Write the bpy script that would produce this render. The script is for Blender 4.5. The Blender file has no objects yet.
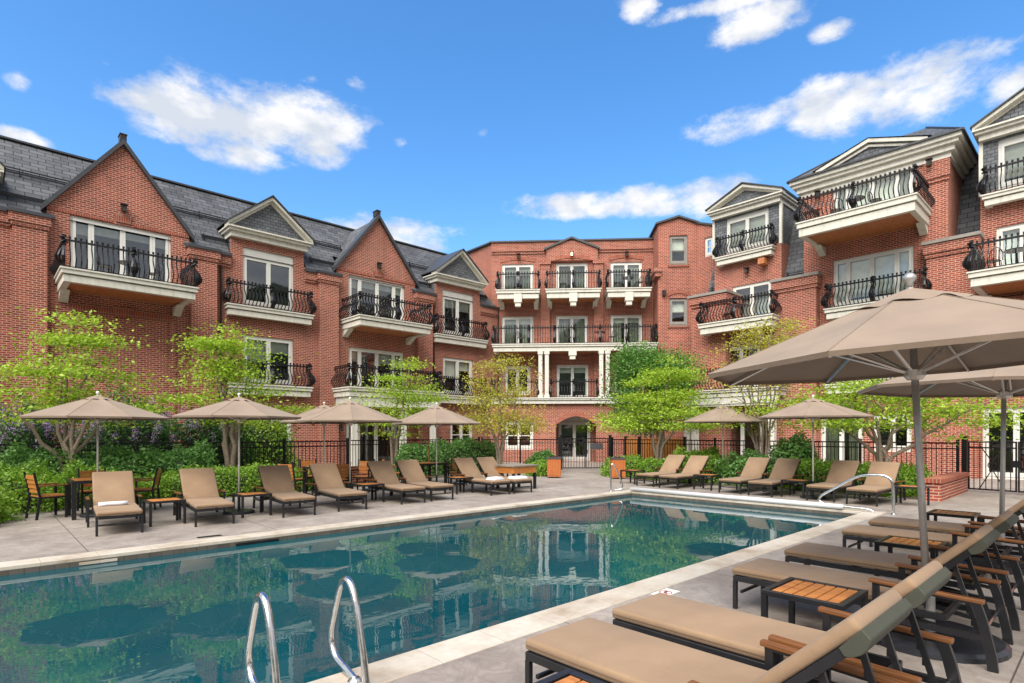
import bpy, bmesh, math, random
import numpy as np
from mathutils import Vector, Matrix
S = bpy.context.scene
COL = S.collection
random.seed(7); RNG = np.random.default_rng(11)
PI = math.pi

# ------------------------------------------------------------------ camera
CAM_H = 1.65
YAW = math.radians(46.8)
cd = bpy.data.cameras.new('camera'); cam = bpy.data.objects.new('camera', cd); COL.objects.link(cam)
cam.location = (0, 0, CAM_H); cam.rotation_euler = (PI/2, 0, YAW - PI/2)
cd.sensor_width = 36; cd.lens = 572/1024*36; cd.shift_y = 91.5/1024
cd.clip_start = 0.05; cd.clip_end = 3000
S.camera = cam

# ------------------------------------------------------------------ sky, sun, exposure
SUN_EL = math.radians(52); SUN_AZ = math.radians(203)      # where the sun stands, angle from +X
wd = bpy.data.worlds.new('World'); S.world = wd; wd.use_nodes = True
def build_world():
    nt = wd.node_tree; nt.nodes.clear(); N = nt.nodes.new; L = nt.links.new
    out = N('ShaderNodeOutputWorld'); bg = N('ShaderNodeBackground'); L(bg.outputs[0], out.inputs[0])
    bg.inputs[1].default_value = 0.15
    sky = N('ShaderNodeTexSky'); sky.sky_type = 'NISHITA'; sky.sun_disc = False
    sky.sun_elevation = SUN_EL; sky.sun_rotation = PI/2 - SUN_AZ
    sky.altitude = 0; sky.air_density = 1.0; sky.dust_density = .85; sky.ozone_density = 3.0
    hs = N('ShaderNodeHueSaturation'); hs.inputs['Saturation'].default_value = 1.27; hs.inputs['Value'].default_value = 1.0
    L(sky.outputs[0], hs.inputs['Color'])
    tc = N('ShaderNodeTexCoord'); sp = N('ShaderNodeSeparateXYZ'); L(tc.outputs['Generated'], sp.inputs[0])
    def m(op, a, b=None, clamp=False):
        n = N('ShaderNodeMath'); n.operation = op; n.use_clamp = clamp
        for i, v in enumerate((a, b)):
            if v is None: continue
            if isinstance(v, (int, float)): n.inputs[i].default_value = v
            else: L(v, n.inputs[i])
        return n.outputs[0]
    az = m('ARCTAN2', sp.outputs[1], sp.outputs[0]); el = m('ARCSINE', sp.outputs[2])
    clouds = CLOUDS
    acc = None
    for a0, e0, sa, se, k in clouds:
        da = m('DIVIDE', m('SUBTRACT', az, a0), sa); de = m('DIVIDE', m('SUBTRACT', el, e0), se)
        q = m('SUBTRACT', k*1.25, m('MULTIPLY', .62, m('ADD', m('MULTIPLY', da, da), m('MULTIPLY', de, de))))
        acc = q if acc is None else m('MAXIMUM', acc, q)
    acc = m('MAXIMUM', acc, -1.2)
    mp = N('ShaderNodeMapping'); mp.inputs['Scale'].default_value = (1, 1, 1.9); L(tc.outputs['Generated'], mp.inputs[0])
    no = N('ShaderNodeTexNoise'); no.inputs['Scale'].default_value = 14; no.inputs['Detail'].default_value = 10; no.inputs['Roughness'].default_value = .64
    L(mp.outputs[0], no.inputs['Vector'])
    den = m('ADD', acc, m('MULTIPLY', m('SUBTRACT', no.outputs[0], .51), 3.3))
    mr = N('ShaderNodeMapRange'); mr.interpolation_type = 'SMOOTHSTEP'; mr.inputs['From Min'].default_value = .0; mr.inputs['From Max'].default_value = 1.25
    L(den, mr.inputs['Value'])
    no2 = N('ShaderNodeTexNoise'); no2.inputs['Scale'].default_value = 13; no2.inputs['Detail'].default_value = 6; L(mp.outputs[0], no2.inputs['Vector'])
    cr = N('ShaderNodeValToRGB'); L(no2.outputs[0], cr.inputs[0])
    cr.color_ramp.elements[0].position = .40; cr.color_ramp.elements[0].color = (2.45, 2.65, 3.0, 1)
    cr.color_ramp.elements[1].position = .60; cr.color_ramp.elements[1].color = (3.75, 3.7, 3.65, 1)
    mx = N('ShaderNodeMixRGB'); L(mr.outputs[0], mx.inputs[0]); L(hs.outputs[0], mx.inputs[1]); L(cr.outputs[0], mx.inputs[2])
    L(mx.outputs[0], bg.inputs[0])
CLOUDS = [  # azimuth, elevation, half sizes, weight: fair weather clouds over the courtyard, then added fill clouds
    (1.381,.457,.056,.021,1.0), (1.296,.458,.103,.040,1.0), (1.172,.468,.092,.037,1.0), (1.261,.414,.064,.018,.9),
    (.408,.468,.088,.020,.9), (.296,.462,.079,.032,1.0), (.197,.456,.081,.035,1.0), (.10,.427,.030,.022,.9),
    (.716,.375,.095,.017,.9), (.597,.378,.083,.018,.9), (.499,.372,.078,.023,1.0),
    (.415,.584,.067,.020,1.0), (.303,.55,.029,.011,.9), (.597,.631,.030,.016,1.0), (.438,.613,.12,.011,.9),
    (1.035,.318,.083,.031,1.0), (.976,.303,.038,.013,.8), (1.532,.374,.030,.010,.9),
    (1.012,.462,.017,.009,.55), (1.435,.485,.010,.007,.4), (1.532,.436,.018,.015,.2), (.869,.482,.014,.009,.3), (1.156,.527,.022,.009,.2), (1.085,.532,.026,.013,.2), (.951,.338,.077,.015,.5),
    (2.7,.75,.55,.35,2.0), (-1.0,.75,.5,.35,2.0), (-2.2,.7,.8,.45,2.5)]  # unseen cloud cover behind the camera, added for neutral fill light
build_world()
sl = bpy.data.lights.new('sun', 'SUN'); sun = bpy.data.objects.new('sun', sl); COL.objects.link(sun)
sl.energy = 3.8; sl.angle = math.radians(58); sl.color = (1, .95, .87)
sdir = Vector((math.cos(SUN_EL)*math.cos(SUN_AZ), math.cos(SUN_EL)*math.sin(SUN_AZ), math.sin(SUN_EL)))
sun.rotation_euler = sdir.to_track_quat('Z', 'Y').to_euler(); sun.location = (0, 0, 60)
S.view_settings.view_transform = 'Standard'; S.view_settings.look = 'None'
S.view_settings.exposure = 0.95; S.view_settings.gamma = 1
S.view_settings.use_curve_mapping = False
S.render.engine = 'CYCLES'; S.cycles.max_bounces = 7; S.cycles.diffuse_bounces = 3; S.cycles.transparent_max_bounces = 12
S.cycles.use_denoising = True

# ------------------------------------------------------------------ materials
MATS = {}
def new_mat(name):
    m = bpy.data.materials.new(name); m.use_nodes = True
    nt = m.node_tree; b = nt.nodes['Principled BSDF']; MATS[name] = m
    return m, nt, b, nt.nodes.new, nt.links.new
def noise(nt, sc, det=4, vec=None, rough=.5):
    n = nt.nodes.new('ShaderNodeTexNoise'); n.inputs['Scale'].default_value = sc; n.inputs['Detail'].default_value = det
    n.inputs['Roughness'].default_value = rough
    if vec is not None: nt.links.new(vec, n.inputs['Vector'])
    return n.outputs[0]
def ramp(nt, fac, stops):
    r = nt.nodes.new('ShaderNodeValToRGB'); nt.links.new(fac, r.inputs[0])
    e = r.color_ramp.elements
    e[0].position, e[0].color = stops[0][0], (*stops[0][1], 1)
    e[1].position, e[1].color = stops[-1][0], (*stops[-1][1], 1)
    for p, c in stops[1:-1]:
        k = e.new(p); k.color = (*c, 1)
    return r.outputs[0]
def mixc(nt, fac, a, b, mode='MIX'):
    n = nt.nodes.new('ShaderNodeMixRGB'); n.blend_type = mode
    for i, v in enumerate((fac, a, b)):
        if isinstance(v, (int, float)): n.inputs[i].default_value = v
        elif isinstance(v, tuple): n.inputs[i].default_value = (*v, 1)
        else: nt.links.new(v, n.inputs[i])
    return n.outputs[0]
def bump(nt, b, h, strength=.3, dist=.01):
    n = nt.nodes.new('ShaderNodeBump'); n.inputs['Strength'].default_value = strength; n.inputs['Distance'].default_value = dist
    nt.links.new(h, n.inputs['Height']); nt.links.new(n.outputs[0], b.inputs['Normal'])
def coords(nt, kind='Object'):
    return nt.nodes.new('ShaderNodeTexCoord').outputs[kind]
def simple(name, col, rough=.5, metal=0, var=.12, sc=6, spec=.5, bmp=0, bsc=60, kind='Object'):
    m, nt, b, N, L = new_mat(name)
    c = coords(nt, kind)
    f = noise(nt, sc, 5, c)
    lo = tuple(max(0, x*(1-var)) for x in col); hi = tuple(min(1, x*(1+var)) for x in col)
    L(ramp(nt, f, [(.3, lo), (.7, hi)]), b.inputs['Base Color'])
    b.inputs['Roughness'].default_value = rough; b.inputs['Metallic'].default_value = metal
    b.inputs['Specular IOR Level'].default_value = spec
    if bmp: bump(nt, b, noise(nt, bsc, 4, c), bmp, .004)
    return m
def trim(name, col):
    m, nt, b, N, L = new_mat(name)
    mp = N('ShaderNodeMapping'); mp.inputs['Scale'].default_value = (5, 5, .7); c = coords(nt); L(c, mp.inputs[0])
    f = noise(nt, 1.4, 6, mp.outputs[0], .65); g = noise(nt, 14, 4, c)
    cc = ramp(nt, f, [(.28, tuple(x*.74 for x in col)), (.45, tuple(x*.95 for x in col)), (.7, tuple(x*1.08 for x in col))])
    cc = mixc(nt, .3, cc, ramp(nt, g, [(.3, (.82, .81, .79)), (.6, (1.05, 1.05, 1.05))]), 'MULTIPLY')
    L(cc, b.inputs['Base Color']); b.inputs['Roughness'].default_value = .55
def brick_mat(name, c1, c2, mortar, bw=.215, rh=.075, ms=.010, off=.5, rough=.85, stain=.35, bmp=.5, freq=2):
    m, nt, b, N, L = new_mat(name)
    uv = coords(nt, 'UV')
    t = N('ShaderNodeTexBrick'); L(uv, t.inputs['Vector'])
    t.offset = off; t.offset_frequency = freq; t.inputs['Scale'].default_value = 1.0; t.inputs['Brick Width'].default_value = bw
    t.inputs['Row Height'].default_value = rh; t.inputs['Mortar Size'].default_value = ms
    t.inputs['Mortar Smooth'].default_value = .2; t.inputs['Bias'].default_value = -.1
    t.inputs['Color1'].default_value = (*c1, 1); t.inputs['Color2'].default_value = (*c2, 1); t.inputs['Mortar'].default_value = (*mortar, 1)
    n1 = noise(nt, .55, 6, uv, .6); n2 = noise(nt, 9, 3, uv)
    c = mixc(nt, stain, t.outputs['Color'], ramp(nt, n1, [(.3, (.55, .5, .5)), (.7, (1.25, 1.2, 1.15))]), 'MULTIPLY')
    c = mixc(nt, .35, c, ramp(nt, n2, [(.3, (.7, .7, .7)), (.75, (1.2, 1.15, 1.1))]), 'MULTIPLY')
    ms_ = N('ShaderNodeMapping'); ms_.inputs['Scale'].default_value = (1.5, .13, 1); L(uv, ms_.inputs[0])
    c = mixc(nt, .5, c, ramp(nt, noise(nt, 1.3, 6, ms_.outputs[0], .6), [(.32, (.72, .69, .68)), (.5, (1.0, 1.0, 1.0)), (.72, (1.14, 1.12, 1.12))]), 'MULTIPLY')
    L(c, b.inputs['Base Color']); b.inputs['Roughness'].default_value = rough; b.inputs['Specular IOR Level'].default_value = .25
    inv = N('ShaderNodeMath'); inv.operation = 'SUBTRACT'; inv.inputs[0].default_value = 1; L(t.outputs['Fac'], inv.inputs[1])
    bump(nt, b, inv.outputs[0], bmp, .008)
    return m
brick_mat('brick', (.345, .072, .040), (.18, .034, .023), (.50, .34, .27), ms=.012, stain=.32)
brick_mat('brick_trim', (.33, .078, .042), (.26, .056, .033), (.36, .24, .19), bw=.075, rh=.215, off=0)
brick_mat('slate', (.115, .125, .14), (.06, .066, .076), (.016, .017, .02), bw=.46, rh=.235, ms=.014, rough=.6, stain=.5, bmp=.7)
brick_mat('slate_shingle', (.17, .185, .205), (.10, .11, .125), (.03, .032, .036), bw=.22, rh=.13, ms=.010, rough=.6, stain=.3, bmp=.7)
trim('cream_trim', (.60, .58, .51))
simple('white_paint', (.64, .63, .59), .4, var=.04, sc=3)
trim('porch_white', (.57, .56, .51))
simple('dark_metal_coping', (.055, .058, .066), .45, .3)
simple('iron', (.013, .013, .016), .38, .4, var=.3)
simple('black_frame', (.018, .018, .021), .35, .3, var=.2)
simple('stone_cap', (.24, .22, .20), .8, bmp=.3)
simple('soffit_wood', (.40, .15, .055), .5, var=.3, sc=9)
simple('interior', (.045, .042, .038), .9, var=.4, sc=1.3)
simple('blind', (.72, .75, .66), .8, var=.12, sc=4)
simple('curtain', (.42, .46, .34), .9, var=.25, sc=5)
simple('lamp_metal', (.04, .025, .02), .4, .5)
simple('bark', (.20, .155, .115), .9, var=.35, sc=22, bmp=.6)
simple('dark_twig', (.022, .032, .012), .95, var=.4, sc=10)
simple('mulch', (.06, .042, .03), .95, var=.4, sc=30, bmp=.6, bsc=40)
simple('table_grey', (.20, .17, .14), .7)
simple('plastic_grey', (.045, .048, .055), .5)
simple('towel', (.72, .74, .80), .95, var=.05, sc=30, bmp=.4, bsc=150)
simple('white_tube', (.52, .52, .52), .35, var=.04)
simple('tile_white', (.78, .77, .73), .3, var=.04)
simple('tile_mark', (.05, .05, .06), .4)
simple('tile_red', (.45, .05, .04), .4)
simple('olive_strap', (.042, .044, .031), .8, var=.1, bmp=.2, bsc=200)
simple('base_disc', (.022, .024, .03), .35, .2, var=.5, sc=9)
simple('lilac_petal', (.42, .26, .60), .8, var=.3, sc=9)
def wood_mat(name, dark, light, axis_scale=(3, 40, 40), rough=.45):
    m, nt, b, N, L = new_mat(name)
    mp = N('ShaderNodeMapping'); mp.inputs['Scale'].default_value = axis_scale; L(coords(nt), mp.inputs[0])
    f = noise(nt, 1.5, 6, mp.outputs[0], .6)
    L(ramp(nt, f, [(.3, dark), (.5, tuple((a+c)/2 for a, c in zip(dark, light))), (.72, light)]), b.inputs['Base Color'])
    b.inputs['Roughness'].default_value = rough; bump(nt, b, f, .15, .003)
wood_mat('teak', (.26, .088, .018), (.50, .20, .05), (12, 3, 30))
wood_mat('teak_arm', (.10, .037, .012), (.22, .085, .026), (40, 3, 40))
wood_mat('bin_wood', (.28, .075, .016), (.48, .15, .04), (30, 30, 3))
wood_mat('fence_wood', (.36, .12, .025), (.58, .25, .07), (14, 14, 1.5))
def fabric(name, col, var=.1, transl=0., wsc=420):
    m, nt, b, N, L = new_mat(name)
    c = coords(nt); f = noise(nt, 2.2, 5, c); g = noise(nt, wsc, 2, c)
    cc = ramp(nt, f, [(.3, tuple(x*(1-var) for x in col)), (.7, tuple(x*(1+var) for x in col))])
    cc = mixc(nt, .25, cc, ramp(nt, g, [(.3, (.7, .7, .7)), (.7, (1.2, 1.2, 1.2))]), 'MULTIPLY')
    L(cc, b.inputs['Base Color']); b.inputs['Roughness'].default_value = .9; b.inputs['Specular IOR Level'].default_value = .2
    b.inputs['Sheen Weight'].default_value = .1
    mp = N('ShaderNodeMapping'); mp.inputs['Scale'].default_value = (2.2, 9, 5); L(c, mp.inputs[0])
    ad = N('ShaderNodeMath'); ad.operation = 'MULTIPLY_ADD'; L(noise(nt, 1.6, 3, mp.outputs[0]), ad.inputs[0]); ad.inputs[1].default_value = .5; L(f, ad.inputs[2])
    bump(nt, b, ad.outputs[0], .38, .03)
    if transl:
        tr = N('ShaderNodeBsdfTranslucent'); L(cc, tr.inputs[0])
        mx = N('ShaderNodeMixShader'); mx.inputs[0].default_value = transl
        L(b.outputs[0], mx.inputs[1]); L(tr.outputs[0], mx.inputs[2]); L(mx.outputs[0], nt.nodes['Material Output'].inputs[0])
fabric('cushion', (.236, .156, .097), .14)
fabric('canopy_seam', (.20, .152, .114), .1)
fabric('cushion_edge', (.15, .098, .063), .10)
fabric('canopy', (.235, .178, .134), .09, .02)
def metal(name, col, rough):
    m, nt, b, N, L = new_mat(name)
    c = coords(nt); f = noise(nt, 30, 4, c)
    L(ramp(nt, f, [(.3, tuple(x*.85 for x in col)), (.7, col)]), b.inputs['Base Color'])
    b.inputs['Metallic'].default_value = 1; L(ramp(nt, f, [(.3, (rough*.7,)*3), (.7, (rough*1.3,)*3)]), b.inputs['Roughness'])
metal('stainless', (.66, .65, .64), .2)
simple('pole_metal', (.40, .39, .38), .34, .55, var=.08, sc=30)
simple('aluminium', (.56, .54, .51), .36, .35, var=.06, sc=30)
metal('rib_metal', (.66, .63, .60), .4)
def glass_mat(name, base):
    m, nt, b, N, L = new_mat(name); nt.nodes.remove(b)
    fr = N('ShaderNodeFresnel'); fr.inputs[0].default_value = 1.5
    ad = N('ShaderNodeMath'); ad.operation = 'ADD'; ad.use_clamp = True; L(fr.outputs[0], ad.inputs[0]); ad.inputs[1].default_value = base
    gl = N('ShaderNodeBsdfGlossy'); gl.inputs['Roughness'].default_value = .02; gl.inputs[0].default_value = (.92, .95, .97, 1)
    bp = N('ShaderNodeBump'); bp.inputs['Strength'].default_value = .03; bp.inputs['Distance'].default_value = .05
    L(noise(nt, 1.1, 2, coords(nt)), bp.inputs['Height']); L(bp.outputs[0], gl.inputs['Normal'])
    tr = N('ShaderNodeBsdfTransparent'); tr.inputs[0].default_value = (.86, .89, .87, 1)
    mx = N('ShaderNodeMixShader'); L(ad.outputs[0], mx.inputs[0]); L(tr.outputs[0], mx.inputs[1]); L(gl.outputs[0], mx.inputs[2])
    L(mx.outputs[0], nt.nodes['Material Output'].inputs[0])
glass_mat('glass', .10)
def leaf_mat(name, stops, transl=.45):
    m, nt, b, N, L = new_mat(name); nt.nodes.remove(b)
    g = N('ShaderNodeNewGeometry'); big = noise(nt, 1.3, 3, coords(nt))
    mm = N('ShaderNodeMath'); mm.operation = 'MULTIPLY_ADD'; L(g.outputs['Random Per Island'], mm.inputs[0]); mm.inputs[1].default_value = .42
    s2 = N('ShaderNodeMath'); s2.operation = 'MULTIPLY'; L(big, s2.inputs[0]); s2.inputs[1].default_value = .60; L(s2.outputs[0], mm.inputs[2])
    c = ramp(nt, mm.outputs[0], stops)
    d = N('ShaderNodeBsdfDiffuse'); L(c, d.inputs[0]); t = N('ShaderNodeBsdfTranslucent'); L(c, t.inputs[0])
    gl = N('ShaderNodeBsdfGlossy'); gl.inputs[1].default_value = .45; gl.inputs[0].default_value = (.6, .65, .5, 1)
    mx = N('ShaderNodeMixShader'); mx.inputs[0].default_value = transl; L(d.outputs[0], mx.inputs[1]); L(t.outputs[0], mx.inputs[2])
    m2 = N('ShaderNodeMixShader'); m2.inputs[0].default_value = .05; L(mx.outputs[0], m2.inputs[1]); L(gl.outputs[0], m2.inputs[2])
    L(m2.outputs[0], nt.nodes['Material Output'].inputs[0])
leaf_mat('leaf_lime', [(.1, (.12, .24, .012)), (.5, (.30, .46, .03)), (.9, (.56, .66, .09))])
leaf_mat('leaf_yellow', [(.1, (.22, .22, .02)), (.5, (.44, .43, .045)), (.9, (.62, .58, .11))])
leaf_mat('leaf_mid', [(.1, (.08, .19, .02)), (.5, (.20, .36, .035)), (.9, (.40, .52, .08))])
leaf_mat('leaf_dark', [(.1, (.02, .075, .018)), (.5, (.06, .16, .04)), (.9, (.13, .27, .08))])
leaf_mat('leaf_mid2', [(.1, (.04, .12, .02)), (.5, (.10, .25, .04)), (.9, (.20, .38, .08))])
leaf_mat('leaf_juniper', [(.1, (.06, .16, .01)), (.5, (.17, .32, .025)), (.9, (.33, .47, .06))])
leaf_mat('leaf_shrub', [(.1, (.04, .13, .025)), (.5, (.12, .27, .06)), (.9, (.25, .42, .12))])
leaf_mat('lilac_bloom', [(.1, (.33, .18, .48)), (.5, (.55, .36, .70)), (.9, (.75, .60, .82))])
def concrete():
    m, nt, b, N, L = new_mat('concrete_deck')
    c = coords(nt)
    f1 = noise(nt, .45, 7, c, .62); f2 = noise(nt, 2.6, 8, c, .65); f3 = noise(nt, 55, 3, c)
    col = ramp(nt, f1, [(.28, (.20, .168, .150)), (.5, (.265, .232, .208)), (.72, (.32, .288, .262))])
    col = mixc(nt, .6, col, ramp(nt, f2, [(.3, (.62, .60, .60)), (.5, (.95, .94, .93)), (.7, (1.2, 1.18, 1.16))]), 'MULTIPLY')
    nd = nt.nodes.new('ShaderNodeTexNoise'); nd.inputs['Scale'].default_value = 3.2; nd.inputs['Detail'].default_value = 7; nd.inputs['Distortion'].default_value = 1.6; L(c, nd.inputs['Vector'])
    col = mixc(nt, .4, col, ramp(nt, nd.outputs[0], [(.40, (1.05, 1.04, 1.03)), (.49, (.66, .63, .61)), (.58, (1.08, 1.07, 1.06))]), 'MULTIPLY')
    col = mixc(nt, .3, col, ramp(nt, f3, [(.3, (.75, .75, .75)), (.7, (1.15, 1.15, 1.15))]), 'MULTIPLY')
    # saw-cut joints every 2.6 m
    sp = N('ShaderNodeSeparateXYZ'); L(c, sp.inputs[0])
    def joint(o, off, per):
        a = N('ShaderNodeMath'); a.operation = 'ADD'; L(o, a.inputs[0]); a.inputs[1].default_value = off
        p = N('ShaderNodeMath'); p.operation = 'PINGPONG'; L(a.outputs[0], p.inputs[0]); p.inputs[1].default_value = per/2
        g = N('ShaderNodeMath'); g.operation = 'LESS_THAN'; L(p.outputs[0], g.inputs[0]); g.inputs[1].default_value = .006
        return g.outputs[0]
    j = N('ShaderNodeMath'); j.operation = 'MAXIMUM'; L(joint(sp.outputs[0], 1.45, 2.6), j.inputs[0]); L(joint(sp.outputs[1], -.5, 2.85), j.inputs[1])
    col = mixc(nt, j.outputs[0], col, (.07, .06, .052))
    L(col, b.inputs['Base Color']); L(ramp(nt, f2, [(.3, (.55,)*3), (.7, (.8,)*3)]), b.inputs['Roughness'])
    b.inputs['Specular IOR Level'].default_value = .35
    bump(nt, b, f2, .25, .006)
concrete()
def coping():
    m, nt, b, N, L = new_mat('travertine')
    uv = coords(nt, 'Object')
    f = noise(nt, 1.6, 7, uv, .62); f2 = noise(nt, 14, 5, uv)
    col = ramp(nt, f, [(.3, (.30, .235, .17)), (.48, (.43, .375, .31)), (.7, (.50, .47, .41))])
    col = mixc(nt, .35, col, ramp(nt, f2, [(.3, (.75, .73, .7)), (.7, (1.1, 1.1, 1.1))]), 'MULTIPLY')
    t = N('ShaderNodeTexBrick'); L(uv, t.inputs['Vector']); t.inputs['Scale'].default_value = 1; t.inputs['Brick Width'].default_value = .61
    t.inputs['Row Height'].default_value = 40; t.inputs['Mortar Size'].default_value = .004; t.offset = 0
    col = mixc(nt, t.outputs['Fac'], col, (.30, .26, .21))
    L(col, b.inputs['Base Color']); b.inputs['Roughness'].default_value = .6; bump(nt, b, f2, .2, .003)
coping()
def pool_mats():
    m, nt, b, N, L = new_mat('pool_plaster')
    c = coords(nt); f = noise(nt, .6, 4, c); g = noise(nt, 40, 3, c)
    col = ramp(nt, f, [(.3, (.010, .16, .20)), (.7, (.022, .24, .27))])
    col = mixc(nt, .5, col, ramp(nt, g, [(.35, (.7, .7, .7)), (.75, (1.35, 1.3, 1.25))]), 'MULTIPLY')
    L(col, b.inputs['Base Color']); b.inputs['Roughness'].default_value = .7
    brick_mat('pool_tile', (.085, .076, .066), (.11, .10, .087), (.06, .055, .05), bw=.15, rh=.15, ms=.006, off=0, rough=.25, stain=.2, bmp=.2)
    m, nt, b, N, L = new_mat('water'); nt.nodes.remove(b)
    c = coords(nt)
    bp = N('ShaderNodeBump'); bp.inputs['Strength'].default_value = .06; bp.inputs['Distance'].default_value = .04
    mp = N('ShaderNodeMapping'); mp.inputs['Scale'].default_value = (1, 1.4, 1); L(c, mp.inputs[0])
    ws = N('ShaderNodeMath'); ws.operation = 'ADD'; L(noise(nt, 1.1, 3, mp.outputs[0]), ws.inputs[0])
    k = N('ShaderNodeMath'); k.operation = 'MULTIPLY'; L(noise(nt, 5, 2, mp.outputs[0]), k.inputs[0]); k.inputs[1].default_value = .16; L(k.outputs[0], ws.inputs[1])
    L(ws.outputs[0], bp.inputs['Height'])
    fr = N('ShaderNodeFresnel'); fr.inputs[0].default_value = 2.35; L(bp.outputs[0], fr.inputs['Normal'])
    gl = N('ShaderNodeBsdfGlossy'); gl.inputs['Roughness'].default_value = .005; L(bp.outputs[0], gl.inputs['Normal'])
    tr = N('ShaderNodeBsdfTransparent'); tr.inputs[0].default_value = (.58, .86, .88, 1)
    df = N('ShaderNodeBsdfDiffuse'); L(ramp(nt, noise(nt, .35, 4, c), [(.3, (.002, .066, .090)), (.7, (.004, .096, .118))]), df.inputs[0])
    bd = N('ShaderNodeMixShader'); bd.inputs[0].default_value = .72; L(tr.outputs[0], bd.inputs[1]); L(df.outputs[0], bd.inputs[2])
    mx = N('ShaderNodeMixShader'); L(fr.outputs[0], mx.inputs[0]); L(bd.outputs[0], mx.inputs[1]); L(gl.outputs[0], mx.inputs[2])
    L(mx.outputs[0], nt.nodes['Material Output'].inputs[0])
pool_mats()
m, nt, b, N, L = new_mat('lamp_glow'); b.inputs['Base Color'].default_value = (1, .8, .5, 1); b.inputs['Emission Color'].default_value = (1, .75, .42, 1); b.inputs['Emission Strength'].default_value = 3.0
m, nt, b, N, L = new_mat('hill_forest')
c = coords(nt); L(ramp(nt, noise(nt, .12, 8, c, .7), [(.3, (.008, .022, .008)), (.7, (.03, .06, .02))]), b.inputs['Base Color']); b.inputs['Roughness'].default_value = 1
M = MATS

# ------------------------------------------------------------------ mesh builder
class MB:
    """collects faces (optionally through a frame map) and links them as ONE mesh object"""
    def __init__(s, T=None): s.v = []; s.f = []; s.mi = []; s.T = T or (lambda p: p); s.cur = 0
    def add(s, vs, fs):
        n = len(s.v); s.v += [tuple(s.T(p)) for p in vs]
        for f in fs: s.f.append([n+i for i in f]); s.mi.append(s.cur)
    def quad(s, *p): s.add(p, [list(range(len(p)))])
    def box(s, a, b):
        x0, y0, z0 = [min(i, j) for i, j in zip(a, b)]; x1, y1, z1 = [max(i, j) for i, j in zip(a, b)]
        s.add([(x0,y0,z0),(x1,y0,z0),(x1,y1,z0),(x0,y1,z0),(x0,y0,z1),(x1,y0,z1),(x1,y1,z1),(x0,y1,z1)],
              [(0,3,2,1),(4,5,6,7),(0,1,5,4),(1,2,6,5),(2,3,7,6),(3,0,4,7)])
    def obox(s, p0, p1, w, h, up=(0,0,1)):
        """bar of section w x h from p0 to p1"""
        p0 = Vector(p0); p1 = Vector(p1); d = (p1-p0).normalized(); u = Vector(up)
        if abs(d.dot(u)) > .98: u = Vector((0,1,0))
        sx = d.cross(u).normalized(); sz = sx.cross(d).normalized()
        vs = []
        for p in (p0, p1):
            for a, c in ((-1,-1),(1,-1),(1,1),(-1,1)): vs.append(tuple(p + sx*a*w/2 + sz*c*h/2))
        s.add(vs, [(0,3,2,1),(4,5,6,7),(0,1,5,4),(1,2,6,5),(2,3,7,6),(3,0,4,7)])
    def tube(s, pts, r, n=6, cap=True):
        pts = [Vector(p) for p in pts]; rs = r if isinstance(r, (list, tuple)) else [r]*len(pts)
        vs = []; side = None
        for i, p in enumerate(pts):
            d = (pts[min(i+1, len(pts)-1)] - pts[max(i-1, 0)]).normalized()
            if side is None:
                ref = Vector((0,0,1)) if abs(d.z) < .9 else Vector((1,0,0))
                side = d.cross(ref).normalized()
            else:
                side = (side - d*side.dot(d)).normalized()
            up = side.cross(d)
            for k in range(n):
                a = 2*PI*(k+.5)/n; vs.append(tuple(p + (side*math.cos(a) + up*math.sin(a))*rs[i]))
        fs = []
        for i in range(len(pts)-1):
            for k in range(n): fs.append((i*n+k, i*n+(k+1)%n, (i+1)*n+(k+1)%n, (i+1)*n+k))
        if cap: fs.append(tuple(range(n-1, -1, -1))); fs.append(tuple((len(pts)-1)*n+k for k in range(n)))
        s.add(vs, fs)
    def lathe(s, prof, n=20, c=(0,0)):
        vs = []; fs = []
        for r, z in prof:
            for k in range(n): a = 2*PI*k/n; vs.append((c[0]+r*math.cos(a), c[1]+r*math.sin(a), z))
        for i in range(len(prof)-1):
            for k in range(n): fs.append((i*n+k, i*n+(k+1)%n, (i+1)*n+(k+1)%n, (i+1)*n+k))
        s.add(vs, fs)
    def prism(s, poly, w0, w1):
        """poly of (u,z) extruded from depth w0 to w1 in a (u,w,z) frame"""
        n = len(poly)
        vs = [(u, w0, z) for u, z in poly] + [(u, w1, z) for u, z in poly]
        fs = [tuple(range(n)), tuple(range(2*n-1, n-1, -1))] + [(i, i+n, (i+1) % n + n, (i+1) % n) for i in range(n)]
        s.add(vs, fs)
    def build(s, name, mat, parent=None, smooth=False, bevel=0, seg=1):
        off = parent_world(parent) if parent else Vector((0,0,0))
        me = bpy.data.meshes.new(name)
        me.from_pydata([tuple(Vector(p)-off) for p in s.v], [], s.f)
        mats = mat if isinstance(mat, list) else [mat]
        for mm in mats: me.materials.append(M[mm])
        if len(mats) > 1: me.polygons.foreach_set('material_index', s.mi)
        bm = bmesh.new(); bm.from_mesh(me)
        bmesh.ops.recalc_face_normals(bm, faces=bm.faces)
        if bevel: bmesh.ops.bevel(bm, geom=bm.edges[:], offset=bevel, segments=seg, affect='EDGES', profile=.6)
        uvl = bm.loops.layers.uv.new('UVMap')
        for f in bm.faces:
            nrm = f.normal; f.smooth = smooth
            if abs(nrm.z) > .95: t = Vector((1,0,0)); w = Vector((0,1,0))
            else:
                t = Vector((-nrm.y, nrm.x, 0)).normalized(); w = nrm.cross(t)
            for l in f.loops: l[uvl].uv = (l.vert.co.dot(t), l.vert.co.dot(w))
        bm.to_mesh(me); bm.free()
        o = bpy.data.objects.new(name, me); COL.objects.link(o)
        if parent: o.parent = parent
        return o
def parent_world(o):
    v = Vector((0,0,0))
    while o is not None: v += o.location; o = o.parent
    return v
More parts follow.
